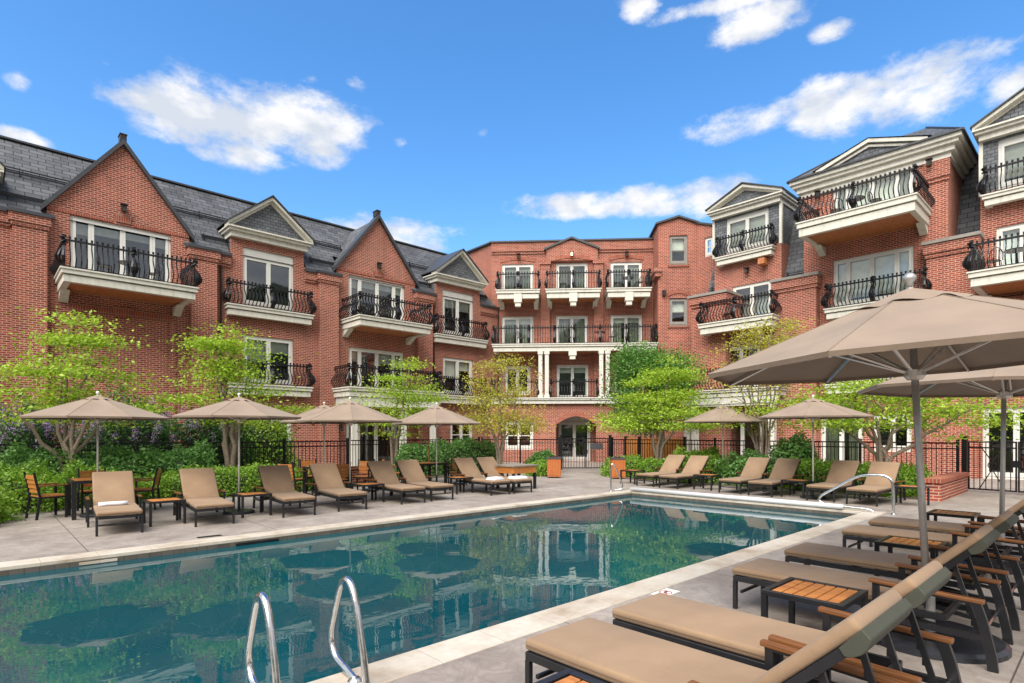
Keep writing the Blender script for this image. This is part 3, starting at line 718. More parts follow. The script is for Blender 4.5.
    railing(T, o, -.2, 2.5, 0, 1.5, 3.64, (True,False), (0,.5,1), False)
    railing(T, o, 6.5, 9.1, 0, 1.5, 3.64, (False,False), (0,.5,1), False)
    for u in (2.62,2.98,6.02,6.38):
        k = MB(T); k.box((u-.11,1.25,3.641),(u+.11,1.46,6.25)); k.box((u-.15,1.21,6.08),(u+.15,1.49,6.249)); k.box((u-.15,1.21,3.642),(u+.15,1.49,3.8)); k.build('column', 'porch_white', R)
    for u, lit in ((1.3,0),(4.42,1),(7.6,0)): wall_lamp(T, R, u, .02 if u != 4.42 else .21, 12.05, lit)
    s = MB(T); s.prism([(1.2,12.9),(2.9,12.9),(2.05,13.45)], -3.4, -3.0); s.build('roof_vent', 'cream_trim', R)
    # corner tower between the middle wing and the right wing
    W = thing('brick_tower', 'slim brick corner tower with two sash windows and a low peaked cap', 'tower', T((10.2,.5,0)))
    b = MB(T); o_ = 1.5
    tw = [(9.75,10.75,10.95,12.6),(9.75,10.75,7.58,9.12)]
    wall(b, 9.14, 11.26, 0, 13.25, tw, w=o_); b.quad((9.14,o_,13.25),(11.26,o_,13.25),(10.25,o_,13.55))
    b.quad((9.14,o_,0),(9.14,o_,13.25),(9.14,-1.5,13.25),(9.14,-1.5,0))
    p = T((11.26,o_,0)); I = lambda p: p
    b.T = I
    b2 = MB(frame((p[0],p[1]), (0,-1)))
    wall(b2, 0, 1.9, 0, 12.5, [(.45,.95,11.25,12.3)])
    b2.quad((0,0,12.5),(1.9,0,12.5),(0,0,13.25))
    b2.v, b2.f = b2.v, b2.f
    n0 = len(b.v); b.v += b2.v; b.f += [[i+n0 for i in f] for f in b2.f]; b.mi += b2.mi
    b.build('wall', 'brick', W)
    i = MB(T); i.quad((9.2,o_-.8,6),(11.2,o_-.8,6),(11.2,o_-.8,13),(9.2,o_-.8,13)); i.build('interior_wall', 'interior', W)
    for t_ in tw:
        window(T, W, *t_, w=o_, panes=(1,), rail=(.5,), mat='stone_cap', name='sash_window', blind=(.5,))
        s = MB(T); s.box((t_[0]-.08,o_-.02,t_[2]-.1),(t_[1]+.08,o_+.06,t_[2]-.002)); s.build('sill', 'brick_trim', W)
    l = MB(T); arc = [(9.65+1.2*k/8, 9.2+.18*math.sin(PI*k/8)) for k in range(9)]; l.prism(arc+[(q[0],q[1]+.22) for q in arc[::-1]], o_-.02, o_+.04); l.build('arch', 'brick_trim', W)
    Ts = frame((p[0],p[1]), (0,-1)); window(Ts, W, .45, .95, 11.25, 12.3, panes=(1,), rail=(.5,), name='sash_window', fw=.07)
    c = MB(T); rake(c, (9.0,13.30),(10.25,13.68), o_-3.2, o_+.14, .10); rake(c, (11.36,13.30),(10.25,13.68), o_-3.2, o_+.14, .10)
    c.T = Ts; rake(c, (-.05,13.33),(2.0,12.56), -.2, .1, .10); c.build('roof', 'dark_metal_coping', W)
    c = MB(T); c.box((8.9,o_-1.2,10.55),(9.3,o_+.25,10.75)); c.box((8.95,o_-1.2,10.3),(9.25,o_+.18,10.549)); c.build('corbel_band', 'brick', W)
    l = MB(T); l.box((9.35,o_,9.25),(9.55,o_+.15,9.55)); l.build('wall_lamp', 'lamp_metal', W)
middle_wing()

# ------------------------------------------------------------------ right wing
def right_wing():
    XW = 26.7
    T = frame((XW,0), (0,-1))        # u = -y, w = XW - x
    R = thing('brick_building', 'tall red brick wing with grey slate dormers and deep cream balconies, right of the pool', 'building', (28,6,0))
    # ground and first floors: one wall; upper floors: recessed dormer bays between brick shoulders, and the block
    ops = [(-13.9,-10.9,0,2.35),(-13.4,-11.5,3.75,5.8),(-8.9,-7.3,.0,2.75),(-8.5,-5.5,3.8,5.8),(-6.9,-5.6,.9,2.4),(-3.45,-1.6,0,2.55)]
    b = MB(T); wall(b, -14.6, 6, 0, 6.45, ops)
    wall(b, -9.6, -4.45, 6.45, 12.3, [(-8.42,-5.54,6.95,8.98),(-8.42,-5.54,10.2,12.1)])
    b.quad((-9.6,0,6.45),(-9.6,0,12.3),(-9.6,-3,12.3),(-9.6,-3,6.45)); b.quad((-4.45,0,6.45),(-4.45,0,12.3),(-4.45,-3.5,12.3),(-4.45,-3.5,6.45))
    # recessed bay walls
    wall(b, -14.35, -10.99, 6.45, 10.72, [(-13.4,-11.45,6.95,9.0)], w=-1.1); wall(b, -3.55, 1.0, 6.45, 10.45, [(-3.1,-.6,7.0,9.1)], w=-.3)
    b.quad((-14.35,-1.1,6.45),(-14.35,-1.1,10.72),(-14.35,-2.6,10.72),(-14.35,-2.6,6.45)); b.quad((-10.99,-1.1,6.45),(-10.99,-1.1,10.72),(-10.99,-2.6,10.72),(-10.99,-2.6,6.45)); b.quad((-3.55,-.3,6.45),(-3.55,-.3,10.45),(-3.55,-2.6,10.45),(-3.55,-2.6,6.45))
    b.build('wall', 'brick', R)
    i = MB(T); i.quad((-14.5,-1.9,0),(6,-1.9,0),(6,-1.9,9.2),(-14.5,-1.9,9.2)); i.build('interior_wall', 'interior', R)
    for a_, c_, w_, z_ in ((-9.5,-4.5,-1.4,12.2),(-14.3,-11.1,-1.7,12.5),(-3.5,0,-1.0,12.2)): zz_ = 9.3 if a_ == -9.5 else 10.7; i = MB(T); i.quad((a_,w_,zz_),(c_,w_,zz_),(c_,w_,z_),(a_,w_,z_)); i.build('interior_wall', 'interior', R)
    for u0, u1, w1, zt in ((-14.8,-13.0,.4,8.4),(-10.72,-8.95,.4,8.42),(-5.05,-3.56,.4,8.75),(.4,2.2,.4,8.75)):
        p = MB(T); p.box((u0,-1.45,0),(u1,w1,zt-.5)); p.box((u0-.05,-1.45,zt-.499),(u1+.05,w1+.06,zt-.35)); p.box((u0-.09,-1.45,zt-.349),(u1+.09,w1+.12,zt)); s = p.build('shoulder', 'brick', R)
        q = MB(T); q.box((u0-.14,-1.45,zt+.001),(u1+.14,w1+.18,zt+.12)); q.build('shoulder_cap', 'stone_cap', s)
    r = MB(T)
    for u0, u1 in ((-14.9,-9.6),(-4.45,6)):
        r.quad((u0,-1.15,8.3),(u1,-1.15,8.3),(u1,-3.1,13.0),(u0,-3.1,13.0)); r.quad((u0,-3.1,13.0),(u1,-3.1,13.0),(u1,-8,13.4),(u0,-8,13.4))
    rf = r.build('roof', 'slate', R)
    def on(z, lift=.12): t = (z-8.3)/4.7; return (-1.15-1.95*t+lift*.93, z+lift*.35)
    for u0, u1 in ((-14.7,-14.1),(-10.9,-9.8),(-4.35,-3.65)):
        s = MB(T)
        for zz in (8.95,9.05,9.15): s.tube([(u0,*on(zz)),(u1,*on(zz))], .026, 4)
        for uu in (u0+.06,u1-.06): s.obox((uu,*on(8.9,0)),(uu,*on(9.22,.14)), .03, .05)
        s.build('snow_guard', 'iron', rf)
    # the block: cornice, low pediment and truncated hip roof
    c = MB(T)
    for z0, z1, ov in ((12.0,12.2,.10),(12.201,12.42,.22),(12.421,12.56,.36),(12.561,12.72,.46)):
        c.box((-9.6-ov,-4.4,z0),(-4.45+ov,ov,z1))
    co = c.build('cornice', 'cream_trim', R)
    c = MB(T)
    for s in (-1,1): rake(c, (-6.98+s*1.98,12.86),(-6.98,13.52), -.2, .46, .14); rake(c, (-6.98+s*1.75,12.76),(-6.98,13.32), -.2, .36, .10)
    c.build('pediment', 'cream_trim', co)
    c = MB(T); c.prism([(-8.75,12.725),(-5.2,12.725),(-6.98,13.28)], -.1, .28); c.build('tympanum', 'slate_shingle', co)
    c = MB(T); lo = [(-10.1,.5),(-3.95,.5),(-3.95,-4.6),(-10.1,-4.6)]; hi = [(-8.6,-1.5),(-5.4,-1.5),(-5.4,-3.6),(-8.6,-3.6)]
    for k in range(4):
        a, e = k, (k+1) % 4; c.quad((*lo[a],12.73),(*lo[e],12.73),(*hi[e],14.05),(*hi[a],14.05))
    c.quad(*[(*h,14.05) for h in hi])
    for s in (-1,1): c.quad((-6.98+s*2.1,.5,12.86),(-6.98,.5,13.55),(-6.98,-1.2,13.55),(-6.98+s*2.1,-1.2,12.9))
    hr = c.build('hip_roof', 'slate', R)
    c = MB(T)
    for k in range(4): c.obox((*lo[k],12.75),(*hi[k],14.07), .12, .06)
    for k in range(4): c.obox((*lo[k],12.74),(*lo[(k+1)%4],12.74), .10, .07)
    c.build('ridge_cap', 'dark_metal_coping', hr)
    k = MB(T); k.box((-9.62,0,8.6),(-4.44,.05,8.75)) if False else None
    p = MB(T); p.box((-5.2,0,11.2),(-4.42,.05,11.35)); p.box((-5.2,0,11.351),(-4.39,.10,11.999)); p.build('corbel_band', 'brick', R); p = MB(T); p.box((-9.63,0,11.351),(-8.9,.10,11.999)); p.build('corbel_band', 'brick', R)
    window(T, R, -8.42, -5.54, 10.2, 12.1, panes=(.55,1,1,.55), name='glazed_door', blind=(.9,.5,.9,.6))
    window(T, R, -8.42, -5.54, 6.95, 8.98, panes=(.55,1,1,.55), name='window', blind=(.95,.85,.85,.95))
    balcony(T, R, -9.05, -4.98, 0, 2.3, 10.2, .58, label='deepest cream balcony with wood soffit')
    balcony(T, R, -8.6, -5.04, 0, .5, 6.9, .44)
    for u in (-8.95,-5.0): wall_lamp(T, R, u, .11, 11.95)
    # dormers
    for c_, hf, wf, zb, ze, ap, u0, u1 in ((-12.7,1.72,-1.1,10.72,12.95,13.72,-13.72,-11.6), (-1.75,1.82,-.3,10.45,12.7,13.75,-3.05,-.4)):
        d = pediment_dormer(T, R, c_, hf, ze, ap, wf, -4.5)
        s = MB(T); wall(s, c_-hf+.05, c_+hf-.05, zb, ze-.37, [(u0,u1,zb,ze-.45)], w=wf)
        for k in (-1,1): s.quad((c_+k*(hf-.05),wf,zb-.3),(c_+k*(hf-.05),wf,ze-.3),(c_+k*(hf-.05),wf-3,ze-.3),(c_+k*(hf-.05),wf-3,zb-.3))
        s.build('shingle_wall', 'slate_shingle', d)
        s = MB(T)
        for k in (-1,1): s.box((c_+k*(hf-.04)-.06,wf-.1,zb-.1),(c_+k*(hf-.04)+.06,wf+.05,ze-.381))
        s.build('corner_board', 'cream_trim', d)
        window(T, R, u0, u1, zb, ze-.45, w=wf, panes=(1,1), head=.1, blind=(.8,.85))
    balcony(T, R, -14.1, -11.25, -1.1, -.65, 10.52, .40)
    balcony(T, R, -14.0, -10.48, -1.1, 1.2, 6.9, .50)
    balcony(T, R, -3.45, .3, -.3, .15, 10.25, .40)
    balcony(T, R, -3.52, .6, -.3, 2.4, 7.05, .50)
    window(T, R, -13.4, -11.45, 6.95, 9.0, w=-1.1, panes=(1,1), name='glazed_door', blind=(.9,.9)); window(T, R, -3.1, -.6, 7.0, 9.1, w=-.3, panes=(.6,1,.6), name='glazed_door', blind=(.8,.9,.8))
    wall_lamp(T, R, -12.6, -1.08, 9.65); l = MB(T); l.box((-11.9,-1.1,9.72),(-11.6,-.6,10.0)); l.build('corbel', 'soffit_wood', R)
    # first floor and ground
    o = balcony(T, R, -14.9, -10.15, 0, 1.4, 3.68, .36, name='porch_balcony', brackets=False, mat='porch_white')
    f = MB(T); f.box((-14.8,1.0,3.0),(-10.25,1.3,3.318)); f.box((-14.75,1.02,2.9),(-10.3,1.26,2.999)); f.build('fascia', 'porch_white', o)
    for u in (-14.6,-14.2,-10.5):
        k = MB(T); k.box((u-.13,1.0,.1),(u+.13,1.26,2.899)); k.box((u-.18,.95,0),(u+.18,1.31,.099)); k.build('column', 'porch_white', o)
    window(T, R, -13.4, -11.5, 3.75, 5.8, panes=(1,1), name='glazed_door'); window(T, R, -8.5, -5.5, 3.8, 5.8, panes=(.55,1,1,.55))
    balcony(T, R, -8.6, -5.1, 0, .5, 3.7, .4)
    window(T, R, -13.9, -10.9, 0, 2.35, panes=(.6,1,1,.6), name='glazed_door'); window(T, R, -8.9, -7.3, .0, 2.5, panes=(1,1), name='glazed_door', curtain=True)
    l = MB(T); arc = [(-9.1+2.0*k/10, 2.75+.36*math.sin(PI*k/10)) for k in range(11)]; l.prism(arc+[(q[0],q[1]+.24) for q in arc[::-1]], -.02, .06); l.build('arch', 'brick_trim', R)
    l = MB(T); arc = [(-8.9+1.6*k/10, 2.75+.32*math.sin(PI*k/10)) for k in range(11)]; l.prism(arc, -.02, .015); l.build('transom', 'interior', R)
    window(T, R, -6.9, -5.6, .9, 2.4, panes=(1,1)); window(T, R, -3.45, -1.6, 0, 2.55, panes=(1,1), name='glazed_door')
    s = MB(T); s.box((-7.05,-.02,-.05),(-5.45,.14,.9)); s.build('apron_wall', 'brick', R)
right_wing()

# ------------------------------------------------------------------ fences, gates, low walls
def fence(p, q, label, h=1.38, z0=.06, step=2.3, pitch=.125, name='iron_fence', cat='fence', posts=True):
    p = Vector((*p,0)); q = Vector((*q,0)); d = q-p; Lg = d.length; d.normalize()
    R = thing(name, label, cat, (p.x,p.y,0))
    T = frame((p.x,p.y), (d.x,d.y))
    b = MB(T); b.box((0,-.018,h-.04),(Lg,.018,h)); b.box((0,-.018,z0+.10),(Lg,.018,z0+.14)); b.box((0,-.018,h-.20),(Lg,.018,h-.165)); b.build('rails', 'iron', R)
    b = MB(T); n = int(Lg/pitch)
    for i in range(n+1): u = Lg*i/n; b.box((u-.009,-.0085,z0+.04),(u+.009,.0085,h-.02))
    b.build('pickets', 'iron', R)
    n = max(1, round(Lg/step))
    for i in range(n+1):
        if not posts: break
        u = Lg*i/n; b = MB(T); b.box((u-.035,-.035,0),(u+.035,.035,h+.05)); b.box((u-.045,-.045,h+.051),(u+.045,.045,h+.09)); b.build('post', 'iron', R)
    return R
fence((-6,18.72),(9.6,18.72), 'black iron fence behind the lilac hedge at the foot of the first gable')
fence((10.5,20.3),(16.8,20.1), 'black iron fence behind the clipped hedge below the second gable')
fence((16.9,20.0),(19.2,17.35), 'short slanting black iron fence left of the middle entrance gate')
fence((20.95,15.7),(20.5,3.2), 'black iron fence along the shrub bed in front of the right wing')
fence((20.15,.55),(19.9,-4), 'black iron fence beyond the right hand gate')
def gate(p, q, label, h=1.42, cross=False):
    p = Vector((*p,0)); q = Vector((*q,0)); d = q-p; Lg = d.length; d.normalize()
    R = thing('iron_gate', label, 'gate', (p.x,p.y,0)); T = frame((p.x,p.y), (d.x,d.y))
    for u in (0, Lg):
        b = MB(T); b.box((u-.06,-.06,0),(u+.06,.06,h+.10)); b.box((u-.075,-.075,h+.101),(u+.075,.075,h+.14)); b.build('post', 'iron', R)
    for a, c in ((.08,Lg/2-.01),(Lg/2+.01,Lg-.08)):
        b = MB(T)
        for z in (.06,h-.04,h-.2): b.box((a,-.02,z),(c,.02,z+.04))
        for u in (a,c-.035): b.box((u,-.02,.06),(u+.035,.02,h))
        n = int((c-a)/.12)
        for i in range(1,n): u = a+(c-a)*i/n; b.box((u-.009,-.009,.08),(u+.009,.009,h-.02))
        if cross:
            m_ = (a+c)/2
            for s in (-1,1): b.obox((m_-s*.28,-.015,.1),(m_+s*.04,-.015,.72), .03,.02); b.obox((m_+s*.28,.0,h-.1),(m_-s*.04,.0,.80), .03,.02)
            b.tube([(m_+.09*math.cos(k*PI/5),.0,.76+.09*math.sin(k*PI/5)) for k in range(11)], .014, 5)
        b.build('leaf', 'iron', R)
    b = MB(T); u = Lg*.72; b.box((u-.28,.022,h-.5),(u+.28,.04,h-.24)); b.build('sign_plate', 'plastic_grey', R)
    b = MB(T); b.box((Lg/2-.1,-.05,.72),(Lg/2+.1,.05,.9)); b.build('latch', 'iron', R)
gate((19.26,17.29),(20.87,15.77), 'double black iron gate below the arched entrance door of the middle wing')
gate((20.55,3.05),(20.2,.75), 'black iron gate with a crossed bar ornament beside the low brick wall', cross=True)
def low_wall(x0, y0, x1, y1, h, label):
    R = thing('low_brick_wall', label, 'wall', ((x0+x1)/2,(y0+y1)/2,0))
    b = MB(); b.box((x0+.04,y0+.04,0),(x1-.04,y1-.04,h-.1)); b.build('wall', 'brick', R)
    b = MB(); b.box((x0,y0,h-.099),(x1,y1,h)); b.build('cap', 'brick_trim', R)
low_wall(16.85,2.92,20.45,3.30,.54, 'low brick planter wall beside the iron gate with crossed bars')
low_wall(8.6,17.3,10.6,17.65,.54, 'low brick planter wall behind the dining table near the second gable')
low_wall(17.3,17.45,19.1,17.75,.40, 'low brick planter edge beside the double gate')
R = thing('wood_fence', 'orange vertical board fence panel behind the iron fence under the bushy tree', 'fence', (21.6,14,0))
T = frame((21.75,15.5), (.0,-1))
for a, c in ((0,.62),(.8,2.9)):
    b = MB(T)
    n = int((c-a)/.15)
    for i in range(n): u = a+(c-a)*i/n; b.box((u+.004,-.01,.05),(u+(c-a)/n-.004,.012,1.42))
    b.build('board_panel', 'fence_wood', R)
b = MB(T)
for u in (-.05,.7,2.95): b.box((u-.05,-.06,0),(u+.05,.05,1.5))
b.build('post', 'black_frame', R)
R = thing('utility_cabinet', 'dark utility cabinet against the brick pier behind the lilac', 'cabinet', (.35,20.9,0))
b = MB(); b.box((-.6,20.7,0),(.95,21.3,1.3)); b.build('body', 'plastic_grey', R); b = MB(); b.box((-.64,20.66,1.301),(.99,21.34,1.36)); b.box((.3,20.68,1.361),(.5,20.8,1.42)); b.build('lid', 'iron', R)
b = MB(); b.box((-.5,20.685,.1),(.82,20.698,1.22)); b.build('door', 'iron', R)

# ------------------------------------------------------------------ foliage
def leaf_mesh(name, mats, parent, pts, nrm_bias, size, core=None, mi=None, flat=.5, bm_extra=None):
    """pts (n,3) leaf centres -> one mesh of rhombic leaves"""
    n = len(pts); off = parent_world(parent) if parent else Vector((0,0,0))
    pts = pts - np.array(off)
    a = RNG.normal(size=(n,3)); a[:,2] *= flat; a /= np.linalg.norm(a,axis=1,keepdims=True)
    c = RNG.normal(size=(n,3)); c[:,2] *= flat
    b = c - a*np.sum(a*c,axis=1,keepdims=True); b /= np.linalg.norm(b,axis=1,keepdims=True)
    s = (size*RNG.uniform(.65,1.3,size=(n,1)))
    nn = np.cross(a,b)
    v = np.stack([pts-a*s*.5, pts+b*s*.28+nn*s*.06, pts+a*s*.5, pts-b*s*.28+nn*s*.06], axis=1).reshape(-1,3)
    f = np.arange(4*n).reshape(-1,4).tolist(); vl = v.tolist(); mi = ([0]*n) if mi is None else list(mi)
    if core:
        k = len(vl); vl += [tuple(Vector(p)-off) for p in core.v]; f += [[i+k for i in q] for q in core.f]; mi += [len(mats)-1]*len(core.f)
    me = bpy.data.meshes.new(name); me.from_pydata(vl, [], f)
    for m_ in mats: me.materials.append(M[m_])
    me.polygons.foreach_set('material_index', mi)
    o = bpy.data.objects.new(name, me); COL.objects.link(o)
    if parent: o.parent = parent
    return o
def tree(loc, label, crown, h0, stems, leaf, nclus, per, size, flat=.35, spread=.34, r0=.075, name='tree', lean=0, layers=0, gap=.0):
    """crown: list of ellipsoids (dx,dy,z,rx,ry,rz) about the trunk foot; every leaf cluster hangs on its own twig"""
    R = thing(name, label, 'tree', loc); ox, oy, oz = loc
    t = MB(); nodes = []
    for s in range(stems):
        a = 2*PI*s/stems + random.uniform(-.4,.4); 
        p = Vector((ox+.05*math.cos(a)*(stems > 1), oy+.05*math.sin(a)*(stems > 1), oz)); pts = [p.copy()]; rs = [r0*(1 if stems == 1 else .62)]
        e = crown[s % len(crown)]
        top = Vector((ox+e[0]+e[3]*.45*math.cos(a), oy+e[1]+e[4]*.45*math.sin(a), e[2]+e[5]*.55))
        fork = Vector((ox, oy, h0)) + Vector((math.cos(a), math.sin(a), 0))*(.12 if stems > 1 else 0)
        n = 9
        for i in range(1, n+1):
            k = i/n
            if k < .3: q = p.lerp(fork, k/.3)
            else:
                kk = (k-.3)/.7; q = fork.lerp(top, kk) + Vector((0,0,.25*math.sin(PI*kk)*e[5]*.4)) + Vector((random.gauss(0,.05),random.gauss(0,.05),0))
            pts.append(q); rs.append(rs[0]*(1-.82*k)+.006)
            if k > .3: nodes.append((q, rs[-1]))
        t.tube(pts, rs, 7)
    P = []
    order = []
    for c in range(nclus):
        e = crown[int(RNG.integers(len(crown)))]
        d = RNG.normal(size=3); d /= np.linalg.norm(d); rr = RNG.uniform(.25,1)**.5
        q = Vector((ox+e[0]+d[0]*e[3]*rr, oy+e[1]+d[1]*e[4]*rr, e[2]+d[2]*e[5]*rr))
        if layers: q.z = e[2] + (round((q.z-e[2])/layers*1.0)*layers + random.gauss(0,layers*.16))
        if q.z < h0*.75: q.z = h0*.75+random.random()*.3
        order.append(q)
    if stems == 1 or True:
        order.sort(key=lambda q: min((q-n_[0]).length for n_ in nodes))
    for q in order:
        n_ = min(nodes, key=lambda m_: (q-m_[0]).length + .6*max(0, m_[0].z-q.z))
        m1 = n_[0].lerp(q, .5)+Vector((random.gauss(0,.06),random.gauss(0,.06),.06+.10*random.random()))
        rr = max(.006, min(n_[1]*.7, .03)); t.tube([n_[0], m1, q], [rr, rr*.6, .004], 4, False)
        if len(nodes) < 220: nodes.append((m1, rr*.6)); nodes.append((q, rr*.4))
        k = max(4, int(per*RNG.uniform(.4,1.6))); g = RNG.normal(size=(k,3))*np.array([spread,spread,spread*flat]); 
        dirv = np.array(q-n_[0]); L_ = np.linalg.norm(dirv)+1e-6
        tt = RNG.uniform(-.6,.5,size=(k,1)); P.append(np.array(q)+g+tt*dirv/L_*min(L_,.9))
    t.build('trunk', 'bark', R, smooth=True)
    leaf_mesh('crown', [leaf], R, np.concatenate(P), 0, size)
    return R
tree((1.63,17.5,0), 'spreading lime green tree with many pale limbs behind the lilac, nearest the left edge', [(-.9,0,2.5,1.6,1.2,.6),(.8,.1,2.3,1.3,1.2,.55),(0,0,3.1,1.15,1,.6),(.2,0,3.9,.5,.5,.55)], 1.0, 7, 'leaf_lime', 84, 84, .10, layers=.50, spread=.40, flat=.15, r0=.10)
tree((5.5,18.0,0), 'lime green tree with a single pale trunk between the two gables', [(-.6,0,2.6,1.4,1.3,.65),(.9,0,2.4,1.5,1.3,.6),(.2,0,3.4,1.0,1,.6),(-.2,0,4.2,.5,.5,.5)], 1.2, 5, 'leaf_lime', 86, 84, .10, layers=.50, spread=.40, flat=.15, r0=.13)
tree((11.8,19.2,0), 'young lime green tree in front of the porch of the second gable', [(-.2,0,2.7,1.6,1.4,.8),(-.4,0,2.1,1.5,1.2,.4),(.9,0,3.0,1.2,1.2,.6),(.3,0,3.8,.9,.9,.6)], 1.3, 4, 'leaf_lime', 84, 80, .10, layers=.46, spread=.38, flat=.15, r0=.10)
tree((16.0,17.8,0), 'thin yellow-green tree with upright branches left of the gate', [(0,0,2.6,1.9,1.7,1.0),(0,0,3.9,1.6,1.5,1.1),(.2,-.2,2.0,2.0,1.7,.5)], 1.1, 6, 'leaf_yellow', 260, 34, .09, spread=.26, r0=.10)
tree((19.4,12.3,0), 'bushy bright green tree in front of the orange board fence', [(0,.9,2.3,1.5,1.4,.6),(0,-1.0,2.4,1.5,1.5,.7),(0,.1,3.1,1.2,1.3,.7),(.2,-.5,3.9,.7,.7,.4),(0,0,2.0,1.9,2.3,.3)], 1.0, 6, 'leaf_lime', 150, 105, .105, layers=.5, spread=.40, flat=.16, r0=.11)
tree((22.8,15.0,0), 'dark dense evergreen tree standing behind the bushy bright tree', [(0,.3,3.2,1.7,1.8,1.6),(0,.5,4.8,1.2,1.3,.9),(0,-1.1,4.2,1.1,1.2,1.0)], 1.0, 3, 'leaf_mid2', 420, 60, .12, spread=.34, flat=.7, r0=.12)
tree((18.5,7.95,0), 'sparse many stemmed tree with yellow leaves in front of the white columned porch', [(0,0,2.8,1.2,1.5,1.2),(0,.2,4.0,1.1,1.4,1.0),(0,-.3,4.8,.8,1.0,.5)], .5, 9, 'leaf_yellow', 330, 15, .085, spread=.26, r0=.07)
tree((18.2,4.5,0), 'low wide lime tree with forked limbs behind the umbrella poles', [(0,0,2.2,1.6,2.0,.55),(0,1.6,2.3,1.5,1.7,.55),(.2,-1.8,2.3,1.5,1.9,.6),(0,0,2.9,1.4,1.5,.35)], .95, 7, 'leaf_lime', 135, 76, .10, layers=.36, spread=.38, flat=.16, r0=.10)
def shrub(label, x0, x1, y0, y1, z1, leaf, n, size, name='shrub', lump=.5, z0=.02, flat=.8, cat='shrub', bloom=0, squareness=2.6, rows=None):
    """superellipsoid clump of leaves with an uneven outline over a dark twiggy core"""
    cx, cy, cz = (x0+x1)/2, (y0+y1)/2, z0
    h = np.array([(x1-x0)/2,(y1-y0)/2,z1-z0])
    d = RNG.normal(size=(n,3)); d[:,2] = np.abs(d[:,2]); d /= np.linalg.norm(d,axis=1,keepdims=True)
    k = (np.sum(np.abs(d)**squareness,axis=1)**(-1/squareness))[:,None]
    p = d*k*h
    ph = RNG.uniform(0,6,size=6)
    lumps = 1 + lump*.22*(np.sin(p[:,0]*4.1+ph[0])*np.sin(p[:,1]*4.6+ph[1]) + .7*np.sin(p[:,0]*8.7+p[:,2]*7+ph[2])*np.sin(p[:,1]*8.1+ph[3]))
    p = p*lumps[:,None]*RNG.uniform(.80,1.04,size=(n,1)); p += RNG.normal(size=(n,3))*.03
    pts = p+np.array([cx,cy,cz]); pts[:,2] = np.maximum(pts[:,2], .03)
    R = thing(name, label, cat, (cx,cy,0))
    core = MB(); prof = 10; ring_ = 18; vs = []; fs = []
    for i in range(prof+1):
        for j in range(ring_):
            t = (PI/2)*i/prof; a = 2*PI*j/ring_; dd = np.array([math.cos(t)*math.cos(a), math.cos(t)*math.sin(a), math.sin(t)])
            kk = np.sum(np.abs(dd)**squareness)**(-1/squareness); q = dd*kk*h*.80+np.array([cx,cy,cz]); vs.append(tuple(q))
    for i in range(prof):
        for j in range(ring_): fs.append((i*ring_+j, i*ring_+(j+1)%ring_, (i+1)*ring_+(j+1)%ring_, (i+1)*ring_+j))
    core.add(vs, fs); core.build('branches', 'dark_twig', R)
    leaf_mesh('foliage', [leaf], R, pts, 0, size, flat=flat)
    if bloom:
        P = []
        for _ in range(bloom):
            q = pts[int(RNG.integers(n))]; q = (q-np.array([cx,cy,cz]))*np.array([1.0,1.12,1.04])+np.array([cx,cy,cz])
            if q[2] < z1*.55: q[2] = z1*RNG.uniform(.6,1)
            m_ = 44; P.append(q+RNG.normal(size=(m_,3))*np.array([.055,.055,.10]))
        leaf_mesh('blossoms', ['lilac_bloom'], R, np.concatenate(P), 0, .05, flat=1)
    return R
# left: low junipers in front, leafy shrubs, lilacs, clipped hedge
shrub('sprawling low juniper at the left end of the deck', -2.2, .42, 13.2, 16.0, .84, 'leaf_juniper', 18000, .075, lump=1.1)
shrub('low juniper between the utility cabinet and the dining set', -.4, 1.5, 15.3, 17.2, .84, 'leaf_juniper', 8000, .075, lump=1.1)
shrub('low juniper behind the first dining table', 1.0, 3.0, 15.5, 17.0, .78, 'leaf_juniper', 9000, .075, lump=.9)
shrub('clipped yew hedge behind the loungers by the second umbrella', 3.0, 7.2, 15.7, 17.0, .70, 'leaf_juniper', 15000, .07, lump=.5, squareness=4, name='hedge', cat='hedge')
shrub('leafy shrub below the forked tree with pale limbs', -.2, 2.1, 17.0, 18.5, 1.10, 'leaf_shrub', 8000, .10, lump=1)
shrub('leafy rounded shrub in front of the lilac blossoms', 1.9, 3.7, 17.0, 18.4, 1.14, 'leaf_shrub', 7000, .10, lump=1)
shrub('leafy rounded shrub at the right end of the lilacs', 3.5, 4.9, 17.0, 18.3, 1.16, 'leaf_shrub', 6000, .10, lump=1)
shrub('flowering lilac bush by the utility cabinet', .1, 1.9, 19.0, 20.4, 2.25, 'leaf_dark', 7000, .10, name='lilac_bush', bloom=55, lump=1)
shrub('flowering lilac bush with the densest purple blossom', 1.8, 4.9, 18.95, 20.5, 2.35, 'leaf_dark', 12000, .10, name='lilac_bush', bloom=85, lump=1)
shrub('dark flowering lilac bush beside the single trunk tree', 4.7, 6.6, 19.1, 20.4, 2.3, 'leaf_dark', 7000, .10, name='lilac_bush', bloom=24, lump=1)
shrub('tall vine covered shrub against the brick wall', 5.9, 9.0, 21.0, 22.3, 2.4, 'leaf_mid', 8000, .10, lump=1)
shrub('clipped light hedge below the white porch columns', 13.2, 16.9, 18.4, 19.5, 1.30, 'leaf_shrub', 10000, .09, name='hedge', cat='hedge', squareness=4)
shrub('clipped hedge between dining table and young tree', 11.6, 13.3, 18.0, 19.2, 1.15, 'leaf_shrub', 6000, .09, name='hedge', cat='hedge', squareness=4)
shrub('small leafy bush left of the wooden bins', 16.3, 17.5, 15.6, 16.8, .85, 'leaf_shrub', 4000, .09)
shrub('low grassy bush at the foot of the wooden bin', 15.4, 16.5, 14.9, 15.9, .55, 'leaf_mid', 3000, .08)
